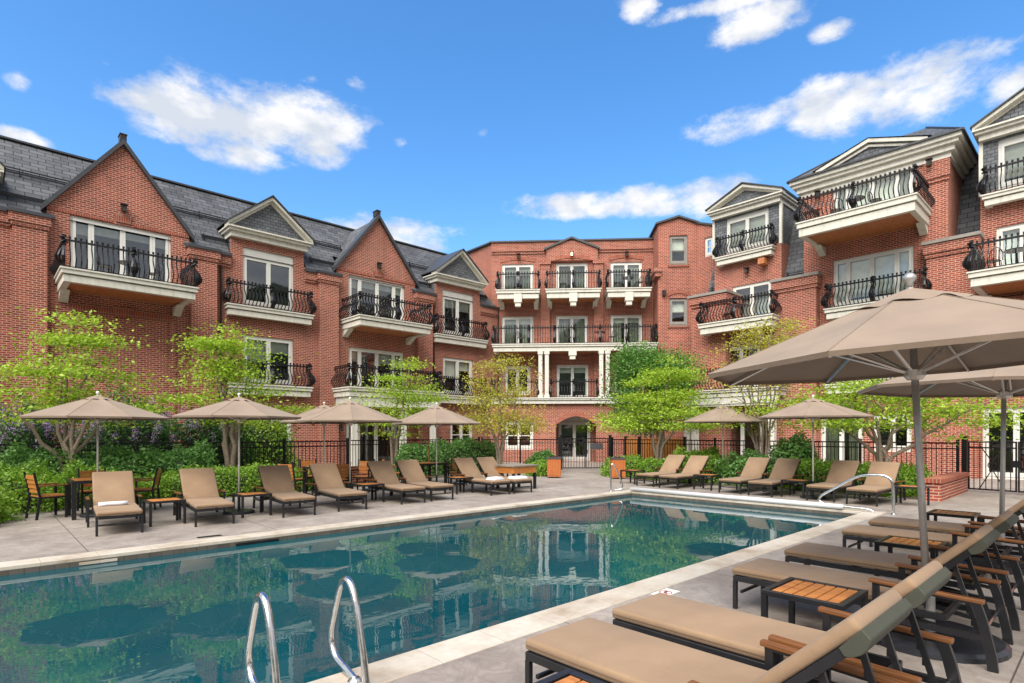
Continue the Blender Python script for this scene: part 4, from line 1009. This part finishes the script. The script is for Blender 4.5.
shrub('low bush below the orange board fence', 17.4, 19.4, 12.3, 13.9, .72, 'leaf_mid', 5000, .09)
shrub('low bush behind the farthest loungers', 17.2, 18.7, 10.9, 12.2, .70, 'leaf_juniper', 4000, .08)
shrub('leafy green bush left of the porch umbrella', 17.3, 19.2, 9.0, 10.9, .98, 'leaf_mid', 7000, .10, lump=1)
shrub('leafy bush under the many stemmed tree', 17.25, 18.8, 7.4, 8.9, .95, 'leaf_shrub', 6000, .10, lump=1)
shrub('rounded dark bush against the iron fence', 18.4, 20.0, 6.5, 7.9, 1.45, 'leaf_shrub', 6000, .10)
shrub('low clipped hedge behind the two loungers near the handrail', 17.2, 18.9, 5.3, 7.3, .80, 'leaf_juniper', 7000, .08, name='hedge', cat='hedge', squareness=3.4)
shrub('low clipped hedge ending at the brick planter wall', 17.1, 19.4, 3.5, 5.3, .76, 'leaf_juniper', 9000, .08, name='hedge', cat='hedge', squareness=3.4)

# ------------------------------------------------------------------ umbrellas
def umbrella(label, loc, Rr, zr, za, n=8, rot=0, tilt=(0,0), base_r=.30, pole_r=.019, ribs=True, group='beige pool umbrellas', pole='aluminium', hub_z=None, vent=.16):
    U = thing('pool_umbrella', label, 'umbrella', loc, 0, group)
    q = Matrix.Rotation(math.hypot(*tilt), 4, Vector((-tilt[1], tilt[0], 0))) if any(tilt) else Matrix.Identity(4)
    def tf(p): return q @ Vector(p) + Vector(loc)
    def ang(k): return rot+2*PI*k/n
    c = MB(tf); sub = 6; rad = 7
    def surf(k, s, r):      # panel k, fraction s across, r 0..1 from apex
        a0, a1 = ang(k), ang(k+1)
        x = (math.cos(a0)*(1-s)+math.cos(a1)*s)*Rr*r; y = (math.sin(a0)*(1-s)+math.sin(a1)*s)*Rr*r
        sag = .035*Rr*math.sin(PI*s)*r*(1-.3*r); z = za-(za-zr)*(r**1.05) - sag*.8*(1-r)*2.2
        return (x, y, z)
    r0 = vent
    for k in range(n):
        for i in range(sub):
            for j in range(rad):
                ra = r0+(1-r0)*j/rad; rb = r0+(1-r0)*(j+1)/rad
                c.quad(surf(k,i/sub,ra), surf(k,i/sub,rb), surf(k,(i+1)/sub,rb), surf(k,(i+1)/sub,ra))
        for i in range(sub):     # hem
            p, p2 = surf(k,i/sub,1), surf(k,(i+1)/sub,1)
            c.quad(p, p2, (p2[0]*.992,p2[1]*.992,p2[2]-.035), (p[0]*.992,p[1]*.992,p[2]-.035))
    co = c.build('canopy', 'canopy', U, smooth=False)
    c = MB(tf)
    for k in range(n): c.tube([tuple(Vector(surf(k,0,r0+(1-r0)*j/5))) for j in range(6)], .0055, 4)
    q_ = c.build('seams', 'canopy_seam', co)
    v = MB(tf)
    for k in range(n):
        for i in range(sub):
            a, e = surf(k,i/sub,0.001), surf(k,(i+1)/sub,0.001); rr = r0*1.25
            p1, p2 = surf(k,i/sub,rr), surf(k,(i+1)/sub,rr)
            wv = lambda s: .012+.012*math.sin(s*PI*2)
            v.quad((a[0],a[1],za+.02), (p1[0],p1[1],p1[2]+wv(i/sub)), (p2[0],p2[1],p2[2]+wv((i+1)/sub)), (e[0],e[1],za+.02))
    v.build('vent', 'canopy', co)
    hz = hub_z or (zr-.06)
    if ribs:
        for k in range(n):
            a = ang(k); ca, sa = math.cos(a), math.sin(a)
            b = MB(tf); b.tube([(ca*.04,sa*.04,za-.05),(ca*Rr*.985,sa*Rr*.985,zr-.03)], .010 if Rr < 1.5 else .013, 5); rb = b.build('rib', 'rib_metal', U)
            b = MB(tf); b.tube([(ca*.05,sa*.05,hz),(ca*Rr*.52,sa*Rr*.52,za-(za-zr)*.52-.035)], .009 if Rr < 1.5 else .013, 5); b.build('strut', 'rib_metal', rb)
    p = MB(tf); p.tube([(0,0,.05),(0,0,za+.02)], pole_r, 14); p.build('pole', pole, U, smooth=True)
    h = MB(tf); h.lathe([(0,hz-.06),(pole_r*2,hz-.06),(pole_r*2.9,hz-.03),(pole_r*2.9,hz+.02),(pole_r*1.5,hz+.05),(0,hz+.05)], 16); h.build('hub', 'rib_metal', U); h = MB(tf); h.lathe([(0,za-.1),(pole_r*2.2,za-.1),(pole_r*2.2,za-.03),(0,za-.03)], 14); h.build('top_collar', 'rib_metal', U)
    f = MB(tf); s = .95 if Rr > 1.5 else .62; f.lathe([(0,za+.02),(.03*s,za+.02+.015*s),(.026*s,za+.02+.035*s),(.05*s,za+.02+.065*s),(.05*s,za+.02+.09*s),(.028*s,za+.02+.12*s),(0,za+.02+.125*s)], 14); f.build('finial', 'pole_metal' if Rr > 1.5 else 'white_paint', U, smooth=True)
    b = MB(); b.T = lambda p: (p[0]+loc[0], p[1]+loc[1], p[2])
    b.lathe([(0,0),(base_r,0),(base_r,.035),(base_r*.93,.055),(base_r*.12,.07),(base_r*.12,.071),(0,.071)], 32); bo = b.build('base', 'base_disc', U)
    b = MB(); b.T = lambda p: (p[0]+loc[0], p[1]+loc[1], p[2]); b.lathe([(pole_r*1.06,.06),(pole_r*1.5,.07),(pole_r*1.5,.42),(pole_r*1.05,.43)], 16); b.build('base_tube', pole if Rr > 1.5 else 'black_frame', bo)
    return U
umbrella('beige umbrella standing through the dining table nearest the left edge', (1.79,14.0,0), 1.27, 1.96, 2.39, rot=.3)
umbrella('beige umbrella with round base between the second and third lounger of the left row', (3.97,12.45,0), 1.26, 1.98, 2.38, rot=.1)
umbrella('beige umbrella rising behind the fourth lounger, overlapping the one behind it', (6.79,13.1,0), 1.29, 1.95, 2.45, rot=.35)
umbrella('beige umbrella half hidden behind a nearer one, by the rear dining table', (7.75,16.6,0), 1.34, 1.98, 2.5, rot=.2)
umbrella('beige umbrella in front of the clipped hedge and the second gable porch', (9.77,13.6,0), 1.28, 1.93, 2.44, rot=.15)
umbrella('tan wooden poled umbrella hidden behind the one at the clipped hedge', (10.9,15.6,0), 1.15, 1.95, 2.38, rot=.3, pole='teak')
umbrella('beige umbrella in front of the white columned porch', (18.0,9.0,0), 1.27, 2.03, 2.55, rot=.4)
umbrella('beige umbrella left of the big umbrella, behind the two loungers near the handrail', (15.5,5.35,0), 1.32, 2.06, 2.52, rot=.2)
umbrella('huge taupe umbrella in the foreground on a steel pole among the front loungers', (5.57,1.05,0), 1.606, 2.228, 2.80, rot=math.radians(-4.3), tilt=(-.036,.039), base_r=.50, pole_r=.026, hub_z=2.14, group='large taupe umbrellas', pole='pole_metal', vent=.2)
umbrella('second large taupe umbrella, behind the huge foreground one at the right edge', (9.28,1.02,0), 1.606, 2.22, 2.80, rot=math.radians(3), tilt=(.012,-.012), base_r=.50, pole_r=.026, hub_z=2.14, group='large taupe umbrellas', pole='pole_metal', vent=.2)

# ------------------------------------------------------------------ sun loungers (local: foot at y=0, head towards +y)
def make_lounger():
    R = thing('sun_lounger', '', 'sun lounger')
    b = MB()
    for s in (-1,1): b.box((s*.305-.018,0,.262),(s*.305+.018,1.62,.312))
    for y in (0,.62,1.24,1.58): b.box((-.284,y,.262),(.284,y+.04,.305))
    b.box((-.284,.05,.15),(.284,.075,.175))
    b.build('frame', 'black_frame', R, bevel=.003)
    for s in (-1,1):
        l = MB(); l.box((s*.305-.018,-.003,0),(s*.305+.018,.034,.261)); l.build('leg', 'black_frame', R, bevel=.003)
        l = MB(); l.box((s*.385-.018,1.165,0),(s*.385+.018,1.21,.478)); l.box((s*.345-.03,1.17,.26),(s*.345+.03,1.205,.30)); l.build('leg', 'black_frame', R, bevel=.003)
        l = MB(); pts = [(1.80,.455),(1.83,.36),(1.86,.22),(1.885,.10),(1.895,0)]
        for (ya,za),(yb,zb) in zip(pts,pts[1:]):
            l.add([(s*.385+sx,ya+dy,za) for sx,dy in ((-.02,-.03),(.02,-.03),(.02,.03),(-.02,.03))]+[(s*.385+sx,yb+dy,zb) for sx,dy in ((-.02,-.03),(.02,-.03),(.02,.03),(-.02,.03))], [(0,1,5,4),(1,2,6,5),(2,3,7,6),(3,0,4,7)])
        l.box((s*.385-.019,1.217,.20),(s*.385+.019,1.835,.24)); l.build('leg', 'black_frame', R)
        a = MB(); a.obox((s*.385,1.14,.497),(s*.385,1.85,.468), .050, .030); ao = a.build('armrest', 'teak_arm', R, bevel=.008, seg=2)
        a = MB(); a.obox((s*.385,1.165,.474),(s*.385,1.82,.447), .036, .012); a.build('arm_rail', 'black_frame', ao)
    c = MB(); c.box((-.312,-.02,.314),(.312,1.255,.385)); so = c.build('seat_cushion', 'cushion', R, smooth=True, bevel=.026, seg=3)
    c = MB(); c.tube([(-.312,1.2,.350),(-.312,.0,.350),(-.29,-.022,.350),(.29,-.022,.350),(.312,0,.350),(.312,1.2,.350)], .006, 5); c.build('piping', 'cushion_edge', so)
    th = math.radians(44.3); dy, dz = math.cos(th), math.sin(th); P0 = Vector((0,1.25,.30))
    fr = lambda x, t, n: (x, P0.y+dy*t-dz*n, P0.z+dz*t+dy*n)       # t along the back, n off its face
    f = MB(lambda p: fr(*p))
    for s in (-1,1): f.box((s*.29-.018,0,-.022),(s*.29+.018,.73,.02))
    for t in (.02,.40,.69): f.box((-.272,t,-.015),(.272,t+.03,.015))
    bk = f.build('backrest_frame', 'black_frame', R)
    c = MB(lambda p: fr(*p)); c.box((-.312,.03,.022),(.312,.83,.086)); co = c.build('back_cushion', 'cushion', R, smooth=True, bevel=.028, seg=3)
    pl = MB(); n = 8
    prof = [(.70+.13*k/n, -.016-.026*math.sin(PI*k/n)**.8) for k in range(n+1)] + [(.83,.03),(.705,.02)]
    pl.T = lambda p: fr(*p); m_ = len(prof)
    pl.add([(-.316,t,q) for t,q in prof]+[(.316,t,q) for t,q in prof], [tuple(range(m_)), tuple(range(2*m_-1,m_-1,-1))]+[(k,(k+1)%m_,(k+1)%m_+m_,k+m_) for k in range(m_)])
    pl.build('sleeve', 'olive_strap', co, bevel=.004)
    for s in (-1,1):
        q = MB(); top = fr(s*.25,.55,-.02); q.obox(top, (s*.25,1.93,.235) if False else (s*.25,1.80,.20), .022, .03); q.obox((s*.25,1.30,.24),(s*.25,1.86,.16), .022, .03)
        for k in range(4): v = Vector(top).lerp(Vector((s*.25,1.80,.20)), .25+.18*k); q.box((s*.25-.01,v.y-.015,v.z-.045),(s*.25+.01,v.y+.012,v.z-.01))
        q.build('prop', 'black_frame', R)
    rod = MB(); rod.tube([(-.27,1.80,.20),(.27,1.80,.20)], .01, 6); rod.tube([(-.36,1.83,.235),(.36,1.83,.235)], .012, 6); rod.build('cross_rod', 'stainless', R)
    return R
lg = make_lounger()
FY = 2.5
spots = []
for x, lab in ((2.78,'taupe lounger nearest the camera at the bottom edge of the frame'), (3.66,'taupe lounger second from the bottom, its arm touching the nearest one'), (5.52,'taupe lounger directly behind the slatted side table in the foreground'),
               (6.74,'taupe lounger of the front row just past the one behind the near table'), (8.62,'taupe lounger of the front row beyond the middle slatted table'), (9.78,'farthest taupe lounger of the front row, beside the last slatted table')):
    spots.append(((x,FY,0), PI, lab))
for x, y, a, lab in ((1.72,11.14,-.09,'tan lounger with a rolled towel, in front of the left dining set'), (3.13,11.08,-.09,'tan lounger left of the umbrella with the visible round base'), (4.68,11.12,-.09,'tan lounger right of the umbrella with the visible round base'),
                  (5.86,11.18,-.09,'tan lounger in front of the rear dining set with orange chairs'), (7.47,11.31,-.07,'tan lounger right of the side table by the low brick planter'), (8.33,11.35,-.07,'tan lounger just left of the umbrella at the clipped hedge'),
                  (10.2,11.3,-.08,'tan lounger with a crumpled towel, right of an orange backed chair'), (10.98,11.24,-.08,'tan lounger with a flat folded towel, in front of the wooden table')):
    spots.append(((x,y,0), a, lab))
for x, y, lab in ((15.10,10.08,'tan lounger nearest the wooden bin, left of the farthest pair'), (15.02,9.22,'tan lounger second from the wooden bins on the far side'), (15.02,7.32,'tan lounger just right of the porch umbrella pole'),
                  (14.92,6.45,'tan lounger left of the umbrella behind the handrail'), (14.86,4.97,'tan lounger right of that umbrella pole, seen left of the handrail'), (14.72,4.05,'tan lounger behind the curved steel handrail')):
    spots.append(((x,y,0), -PI/2-.02 , lab))
place(lg, spots, 'sun loungers around the pool')
# towels
def towel(label, x, y, z, w, d, h, rz, roll=False):
    R = MB()
    ca, sa = math.cos(rz), math.sin(rz); R.T = lambda p: (x+p[0]*ca-p[1]*sa, y+p[0]*sa+p[1]*ca, z+p[2])
    if roll: R.tube([(-w/2,0,h/2),(-w/4,.01,h/2),(w/4,-.01,h/2),(w/2,0,h/2)], [h*.48,h*.5,h*.5,h*.46], 12)
    else:
        for i in range(3): R.box((-w/2+.01*i,-d/2+.008*i,h*i/3+.001),(w/2-.012*i,d/2-.01*i,h*(i+1)/3))
    o = R.build('towel', 'towel', None, smooth=True, bevel=0 if roll else .008, seg=2); tag(o, label, 'towel', 'towels on loungers')
towel('rolled white towel lying on the lounger before the left dining set', 1.76, 12.02, .382, .42, .1, .075, .03, True)
towel('crumpled white towel on the lounger right of the orange chair', 10.28, 11.62, .384, .42, .3, .07, .2)
towel('flat folded white towel on the lounger before the wooden table', 11.02, 11.50, .384, .46, .34, .06, -.05)
# ------------------------------------------------------------------ side tables
def make_side_table():
    R = thing('side_table', '', 'side table'); w, d, h = .29, .29, .44
    b = MB(); t = .045
    b.box((-w,-d,h-.04),(w,-d+t,h)); b.box((-w,d-t,h-.04),(w,d,h)); b.box((-w,-d+t,h-.04),(-w+t,d-t,h)); b.box((w-t,-d+t,h-.04),(w,d-t,h)); b.build('top_frame', 'black_frame', R, bevel=.003)
    b = MB(); n = 6; L0 = -d+t+.006; st = (2*d-2*t-.012)/n
    for i in range(n): b.box((-w+t+.004,L0+i*st+.006,h-.026),(w-t-.004,L0+(i+1)*st-.006,h-.006))
    b.build('slats', 'teak', R, bevel=.003)
    for sx in (-1,1):
        for sy in (-1,1):
            l = MB(); l.box((sx*(w-.022)-.021,sy*(d-.022)-.021,0),(sx*(w-.022)+.021,sy*(d-.022)+.021,h-.041)); l.build('leg', 'black_frame', R, bevel=.003)
    return R
stb = make_side_table()
place(stb, [((4.72,1.62,0),0,'slatted teak side table in the foreground, between the near loungers'), ((1.94,1.66,0),0,'slatted side table whose corner shows at the bottom edge'), ((7.62,1.60,0),0,'slatted teak side table behind the large umbrella pole'), ((10.86,1.75,0),.0,'farthest slatted teak side table of the front row'),
    ((2.52,11.95,0),0,'low side table between the towel lounger and its neighbour'), ((4.06,11.95,0),0,'low side table beside the umbrella with the visible round base'), ((6.86,12.35,0),0,'low side table by the low brick planter and umbrella pole'), ((9.72,12.5,0),0,'low side table left of the lounger with the crumpled towel'),
    ((15.6,8.28,0),0,'low side table right of the farthest pair of loungers'), ((15.5,5.75,0),0,'low side table beside the umbrella behind the handrail'), ((15.6,3.28,0),0,'low side table right of the lounger behind the curved handrail'), ((15.7,10.95,0),0,'low side table next to the wooden bin')], 'slatted side tables by the loungers')
# ------------------------------------------------------------------ dining sets
def make_dining_table():
    R = thing('dining_table', '', 'table'); w, h = .46, .74
    b = MB(); b.box((-w,-w,h-.06),(w,-w+.06,h-.004)); b.box((-w,w-.06,h-.06),(w,w,h-.004)); b.box((-w,-w+.06,h-.06),(-w+.06,w-.06,h-.004)); b.box((w-.06,-w+.06,h-.06),(w,w-.06,h-.004)); b.build('apron', 'black_frame', R)
    b = MB()
    for i in range(8):
        if True: b.box((-w+.062,-w+.064+i*.0985,h-.03),(w-.062,-w+.156+i*.0985,h))
    b.build('tabletop', 'teak', R)
    for sx in (-1,1):
        for sy in (-1,1): l = MB(); l.box((sx*(w-.04)-.035,sy*(w-.04)-.035,0),(sx*(w-.04)+.035,sy*(w-.04)+.035,h-.061)); l.build('leg', 'black_frame', R)
    return R
place(make_dining_table(), [((1.79,14.02,0),0,'square teak dining table under the leftmost umbrella'), ((7.0,14.9,0),0,'square teak dining table among orange backed chairs by the low brick planter'), ((10.1,14.6,0),0,'square teak dining table left of the lone orange backed chair')], 'square outdoor dining tables')
def make_chair():
    R = thing('dining_chair', '', 'chair')
    b = MB()
    for i in range(5): b.box((-.23,-.21+i*.087,.425),(.23,-.21+i*.087+.077,.445))
    b.build('seat', 'teak', R)
    b = MB()
    for i in range(4):
        z = .54+i*.088; b.obox((-.21,.225+.02*i,z),(.21,.225+.02*i,z), .016, .078)
    b.build('backrest', 'teak', R)
    for s in (-1,1):
        l = MB(); l.box((s*.25-.018,-.22,0),(s*.25+.018,-.18,.625)); l.build('leg', 'black_frame', R)
        l = MB(); l.obox((s*.25,.27,0),(s*.25,.21,.44), .036, .04); l.obox((s*.235,.21,.42),(s*.235,.305,.90), .034, .034); l.build('leg', 'black_frame', R)
        a = MB(); a.box((s*.25-.028,-.24,.626),(s*.25+.028,.24,.652)); a.build('armrest', 'teak_arm', R, bevel=.006)
        f = MB(); f.box((s*.25-.016,-.18,.395),(s*.25+.016,.2,.425)); f.build('side_rail', 'black_frame', R)
    f = MB(); f.box((-.234,-.215,.39),(.234,-.185,.424)); f.box((-.234,.19,.39),(.234,.22,.424)); f.box((-.02,-.1851,.392),(.02,.1901,.42)); f.build('seat_frame', 'black_frame', R)
    return R
place(make_chair(), [((1.05,14.35,0),PI/2+.25,'teak slatted armchair at the left side of the leftmost dining table'), ((2.68,14.55,0),-PI/2-.4,'teak slatted armchair seen between the first two left loungers'), ((1.85,14.85,0),.05,'teak slatted armchair on the hedge side of the leftmost table'),
    ((6.05,14.9,0),PI/2+.6,'orange backed teak chair left of the rear dining table'), ((7.95,14.6,0),-PI/2+.7,'orange backed teak chair right of the rear table, beside the umbrella pole'), ((7.0,15.75,0),.0,'teak chair on the far side of the rear dining table'), ((6.9,14.05,0),PI,'teak chair on the pool side of the rear dining table'),
    ((11.0,14.2,0),-PI/2+.75,'lone orange backed teak chair left of the lounger with the crumpled towel'), ((9.3,15.2,0),PI/2-.3,'teak chair half hidden behind the lounger by the clipped hedge umbrella')], 'teak dining chairs')
R = thing('wooden_table', 'low wooden table with a deep orange apron behind the folded towel lounger', 'table', (11.75,12.3,0), -.1)
R.location = (0,0,0); R.rotation_euler = (0,0,0); q0 = (11.68,12.25)
b = MB(); b.box((q0[0]-.50,q0[1]-.40,.67),(q0[0]+.50,q0[1]+.40,.72)); b.build('tabletop', 'table_grey', R, bevel=.004)
b = MB(); b.box((q0[0]-.46,q0[1]-.37,.48),(q0[0]+.46,q0[1]+.37,.669)); b.build('apron', 'teak', R)
for sx in (-1,1):
    for sy in (-1,1): b = MB(); b.box((q0[0]+sx*.43-.035,q0[1]+sy*.34-.035,0),(q0[0]+sx*.43+.035,q0[1]+sy*.34+.035,.479)); b.build('leg', 'black_frame', R)
# ------------------------------------------------------------------ bins
def make_bin():
    R = thing('litter_bin', '', 'bin'); w = .24
    b = MB(); b.box((-w,-w,.05),(w,w,.70)); b.build('body', 'bin_wood', R)
    b = MB()
    for i in range(5):
        u = -w+.03+i*.09; b.box((u,-w-.012,.10),(u+.08,-w-.001,.66)); b.box((-w-.012,u,.10),(-w-.001,u+.08,.66)); b.box((w+.001,u,.10),(w+.012,u+.08,.66)); b.box((u,w+.001,.10),(u+.08,w+.012,.66))
    b.build('boards', 'bin_wood', R)
    b = MB()
    for sx in (-1,1):
        for sy in (-1,1): b.box((sx*(w-.03)-.03,sy*(w-.03)-.03,0),(sx*(w-.03)+.03,sy*(w-.03)+.03,.049))
    b.box((-w-.02,-w-.02,.701),(w+.02,w+.02,.76)); b.build('lid', 'plastic_grey', R)
    b = MB(); b.lathe([(.13,.761),(.13,.775),(.09,.775),(.09,.762)], 20); b.build('lid_ring', 'iron', R)
    return R
place(make_bin(), [((15.6,14.35,0),-PI/4,'orange wooden litter bin left of the entrance gate'), ((17.0,12.5,0),-PI/4,'orange wooden litter bin right of the entrance gate, by the board fence')], 'wooden litter bins flanking the gate path')

# ------------------------------------------------------------------ pool fittings
def smooth_path(pts, n=6):
    pts = [Vector(p) for p in pts]; out = []
    for i in range(len(pts)-1):
        p0 = pts[max(i-1,0)]; p1 = pts[i]; p2 = pts[i+1]; p3 = pts[min(i+2,len(pts)-1)]
        for k in range(n):
            t = k/n; out.append(.5*((2*p1)+(-p0+p2)*t+(2*p0-5*p1+4*p2-p3)*t*t+(-p0+3*p1-3*p2+p3)*t**3))
    return out+[pts[-1]]
R = thing('pool_ladder', 'pair of polished steel grab rails at the near edge of the pool', 'pool ladder', (1.55,3.5,0))
for x in (1.28,1.84):
    b = MB(); b.tube(smooth_path([(x,3.32,.0),(x,3.40,.30),(x,3.49,.56),(x,3.58,.655),(x,3.68,.60),(x,3.78,.38),(x,3.83,.20),(x,3.76,.09),(x,3.60,.045),(x,3.48,.01)]), .024, 14); b.build('grab_rail', 'stainless', R, smooth=True)
    for y in (3.32,3.48): b = MB(); b.lathe([(.026,.03),(.05,.012),(.052,.0075)], 18, (x,y)); b.build('flange', 'stainless', R, smooth=True)
R = thing('pool_handrail', 'curved steel handrail at the right end of the pool, in front of the loungers', 'handrail', (13.45,3.6,0))
b = MB(); x = 13.55; b.tube(smooth_path([(x,3.15,0),(x,3.16,.40),(x,3.18,.66),(x,3.28,.76),(x,3.45,.78),(x,3.80,.73),(x,4.25,.45),(x,4.50,.28),(x,4.55,.17),(x,4.42,.10),(x,4.0,.075),(x,3.62,.06),(x,3.5,.01)]), .028, 12); b.build('rail', 'stainless', R, smooth=True)
b = MB(); b.lathe([(.026,.03),(.05,.012),(.052,.0085)], 18, (x,3.15)); b.build('flange', 'stainless', R, smooth=True)
R = thing('pool_handrail', 'small steel handrail at the far corner of the pool, by the entrance path', 'handrail', (13.3,9.8,0))
b = MB(); b.tube(smooth_path([(13.1,9.87,0),(13.1,9.87,.45),(13.1,9.86,.70),(13.13,9.83,.77),(13.19,9.77,.66),(13.31,9.66,.28),(13.33,9.64,.14),(13.29,9.68,.06),(13.17,9.79,.04)]), .023, 10); b.build('rail', 'stainless', R, smooth=True)
b = MB(); b.lathe([(.026,.03),(.05,.012),(.052,.0085)], 18, (13.1,9.87)); b.build('flange', 'stainless', R, smooth=True)
b = MB(); b.tube([(13.47,4.05,.075),(13.47,6,.075),(13.47,9.45,.075)], .055, 16); tag(b.build('pool_cover_roller', 'white_tube', None, smooth=True), 'white tube of the rolled pool cover along the far end of the pool', 'pool cover')
R = thing('depth_marker', 'white no-diving tile with a dark swimmer and red slash beside the near lounger', 'tile marker', (5.18,3.22,0))
b = MB(); b.box((5.05,3.14,0),(5.35,3.30,.004)); b.build('tile', 'tile_white', R)
b = MB(); b.lathe([(.055,.0045),(.068,.0045),(.068,.0065),(.055,.0065)], 24, (5.2,3.22)); b.obox((5.155,3.175,.0062),(5.245,3.265,.0062), .014, .002); b.build('slash', 'tile_red', R)
b = MB(); b.obox((5.165,3.215,.0075),(5.235,3.225,.0075), .018, .002); b.lathe([(0,.0085),(.012,.0085),(.012,.007)], 12, (5.248,3.228)); b.build('swimmer', 'tile_mark', R)
b = MB(); b.box((1.0,PY1-.012,-.095),(1.42,PY1-.001,-.06)); tag(b.build('wall_marker', 'travertine', None), 'pale tile marker on the pool wall under the towel lounger', 'tile marker')
b = MB(); b.box((2.95,PY1-.02,-.10),(3.6,PY1-.001,-.065)); tag(b.build('skimmer_slot', 'iron', None), 'black skimmer slot in the far pool wall', 'skimmer')
b = MB(); b.box((2.55,9.9,-.001),(2.9,10.0,.006)); tag(b.build('deck_drain', 'iron', None), 'dark deck drain slot at the pool edge between the first two left loungers', 'drain')
R = thing('floor_drain', 'dark square main drain grate on the pool floor', 'drain', (1.3,7.0,D))
b = MB(); b.box((.75,6.85,D),(1.55,7.25,D+.03)); b.build('grate', 'iron', R)
b = MB()
for i in range(8): b.box((.8+i*.09,6.9,D+.0305),(.84+i*.09,7.2,D+.036))
b.build('bars', 'plastic_grey', R)

# ------------------------------------------------------------------ balcony furniture
def make_balcony_chair():
    R = thing('balcony_chair', '', 'chair')
    b = MB(); b.lathe([(0,.44),(.21,.44),(.21,.46),(0,.46)], 14); b.build('seat', 'iron', R)
    b = MB(); n = 9; pts = [(.20*math.cos(PI*i/n), .19+.02*math.sin(PI*i/n), .60+.26*math.sin(PI*i/n)) for i in range(n+1)]
    b.tube([(.20,.17,.44)]+pts+[(-.20,.17,.44)], .014, 5)
    for i in range(5): u = -.14+.07*i; b.tube([(u,.19,.46),(u,.20,.80)], .008, 4)
    b.build('backrest', 'iron', R)
    for sx in (-1,1):
        for sy in (-1,1): l = MB(); l.tube([(sx*.16,sy*.15,.44),(sx*.20,sy*.19,0)], .014, 5); l.build('leg', 'iron', R)
    return R
def make_balcony_table():
    R = thing('balcony_table', '', 'table')
    b = MB(); b.lathe([(0,.70),(.33,.70),(.33,.73),(0,.73)], 20); b.build('tabletop', 'iron', R)
    b = MB(); b.tube([(0,0,.02),(0,0,.70)], .03, 8); b.build('pedestal', 'iron', R)
    for k in range(3): a = 2*PI*k/3; l = MB(); l.tube([(0,0,.12),(.26*math.cos(a),.26*math.sin(a),0)], .016, 5); l.build('foot', 'iron', R)
    return R
TL = frame((0,25.3),(1,0)); TM = frame((22.5,25.3),CU); TR = frame((26.7,0),(0,-1))
def onb(T, u, w, z): return T((u,w,z))
place(make_balcony_table(), [(onb(TL,4.0,1.0,7.0),0,'round iron bistro table on the balcony of the first gable'), (onb(TL,14.9,.9,7.0),0,'round iron bistro table on the top balcony of the second gable'), (onb(TM,7.6,.8,9.75),0,'round iron bistro table on the top right balcony of the middle wing'),
    (onb(TM,6.0,.8,6.68),0,'round iron bistro table on the long balcony of the middle wing'), (onb(TR,-7.2,1.3,10.2),0,'round iron bistro table on the deepest cream balcony'), (onb(TR,-12.2,.4,6.9),0,'round iron bistro table on the balcony below the grey dormer'), (onb(TR,-2.4,1.3,7.05),0,'round iron bistro table on the balcony at the right edge')], 'bistro tables on balconies')
place(make_balcony_chair(), [(onb(TL,3.3,1.1,7.0),1.2,'iron bistro chair left of the table on the first gable balcony'), (onb(TL,4.75,1.1,7.0),-1.2,'iron bistro chair right of the table on the first gable balcony'), (onb(TL,14.2,1.0,7.0),1.2,'iron bistro chair on the top balcony of the second gable'),
    (onb(TM,3.9,.8,9.75),.6,'iron bistro chair on the middle top balcony under the small pediment'), (onb(TM,7.0,.8,9.75),.6,'iron bistro chair left of the table on the top right balcony'), (onb(TM,8.2,.8,9.75),-1.8,'iron bistro chair right of the table on the top right balcony'),
    (onb(TM,1.5,.8,6.68),.4,'iron bistro chair at the left end of the long middle wing balcony'), (onb(TM,4.2,.8,6.68),.9,'iron bistro chair in the middle of the long balcony'), (onb(TM,6.7,.8,6.68),-1.6,'iron bistro chair beside the table on the long balcony'), (onb(TM,4.9,.8,3.64),-.8,'iron bistro chair behind the paired white columns'),
    (onb(TR,-7.9,1.3,10.2),2.2,'iron bistro chair left on the deepest cream balcony'), (onb(TR,-6.5,1.3,10.2),-.2,'iron bistro chair right on the deepest cream balcony'), (onb(TR,-12.9,.4,6.9),2.4,'iron bistro chair on the balcony below the grey dormer'), (onb(TR,-3.0,1.4,7.05),2.2,'iron bistro chair on the balcony at the right edge')], 'bistro chairs on balconies')
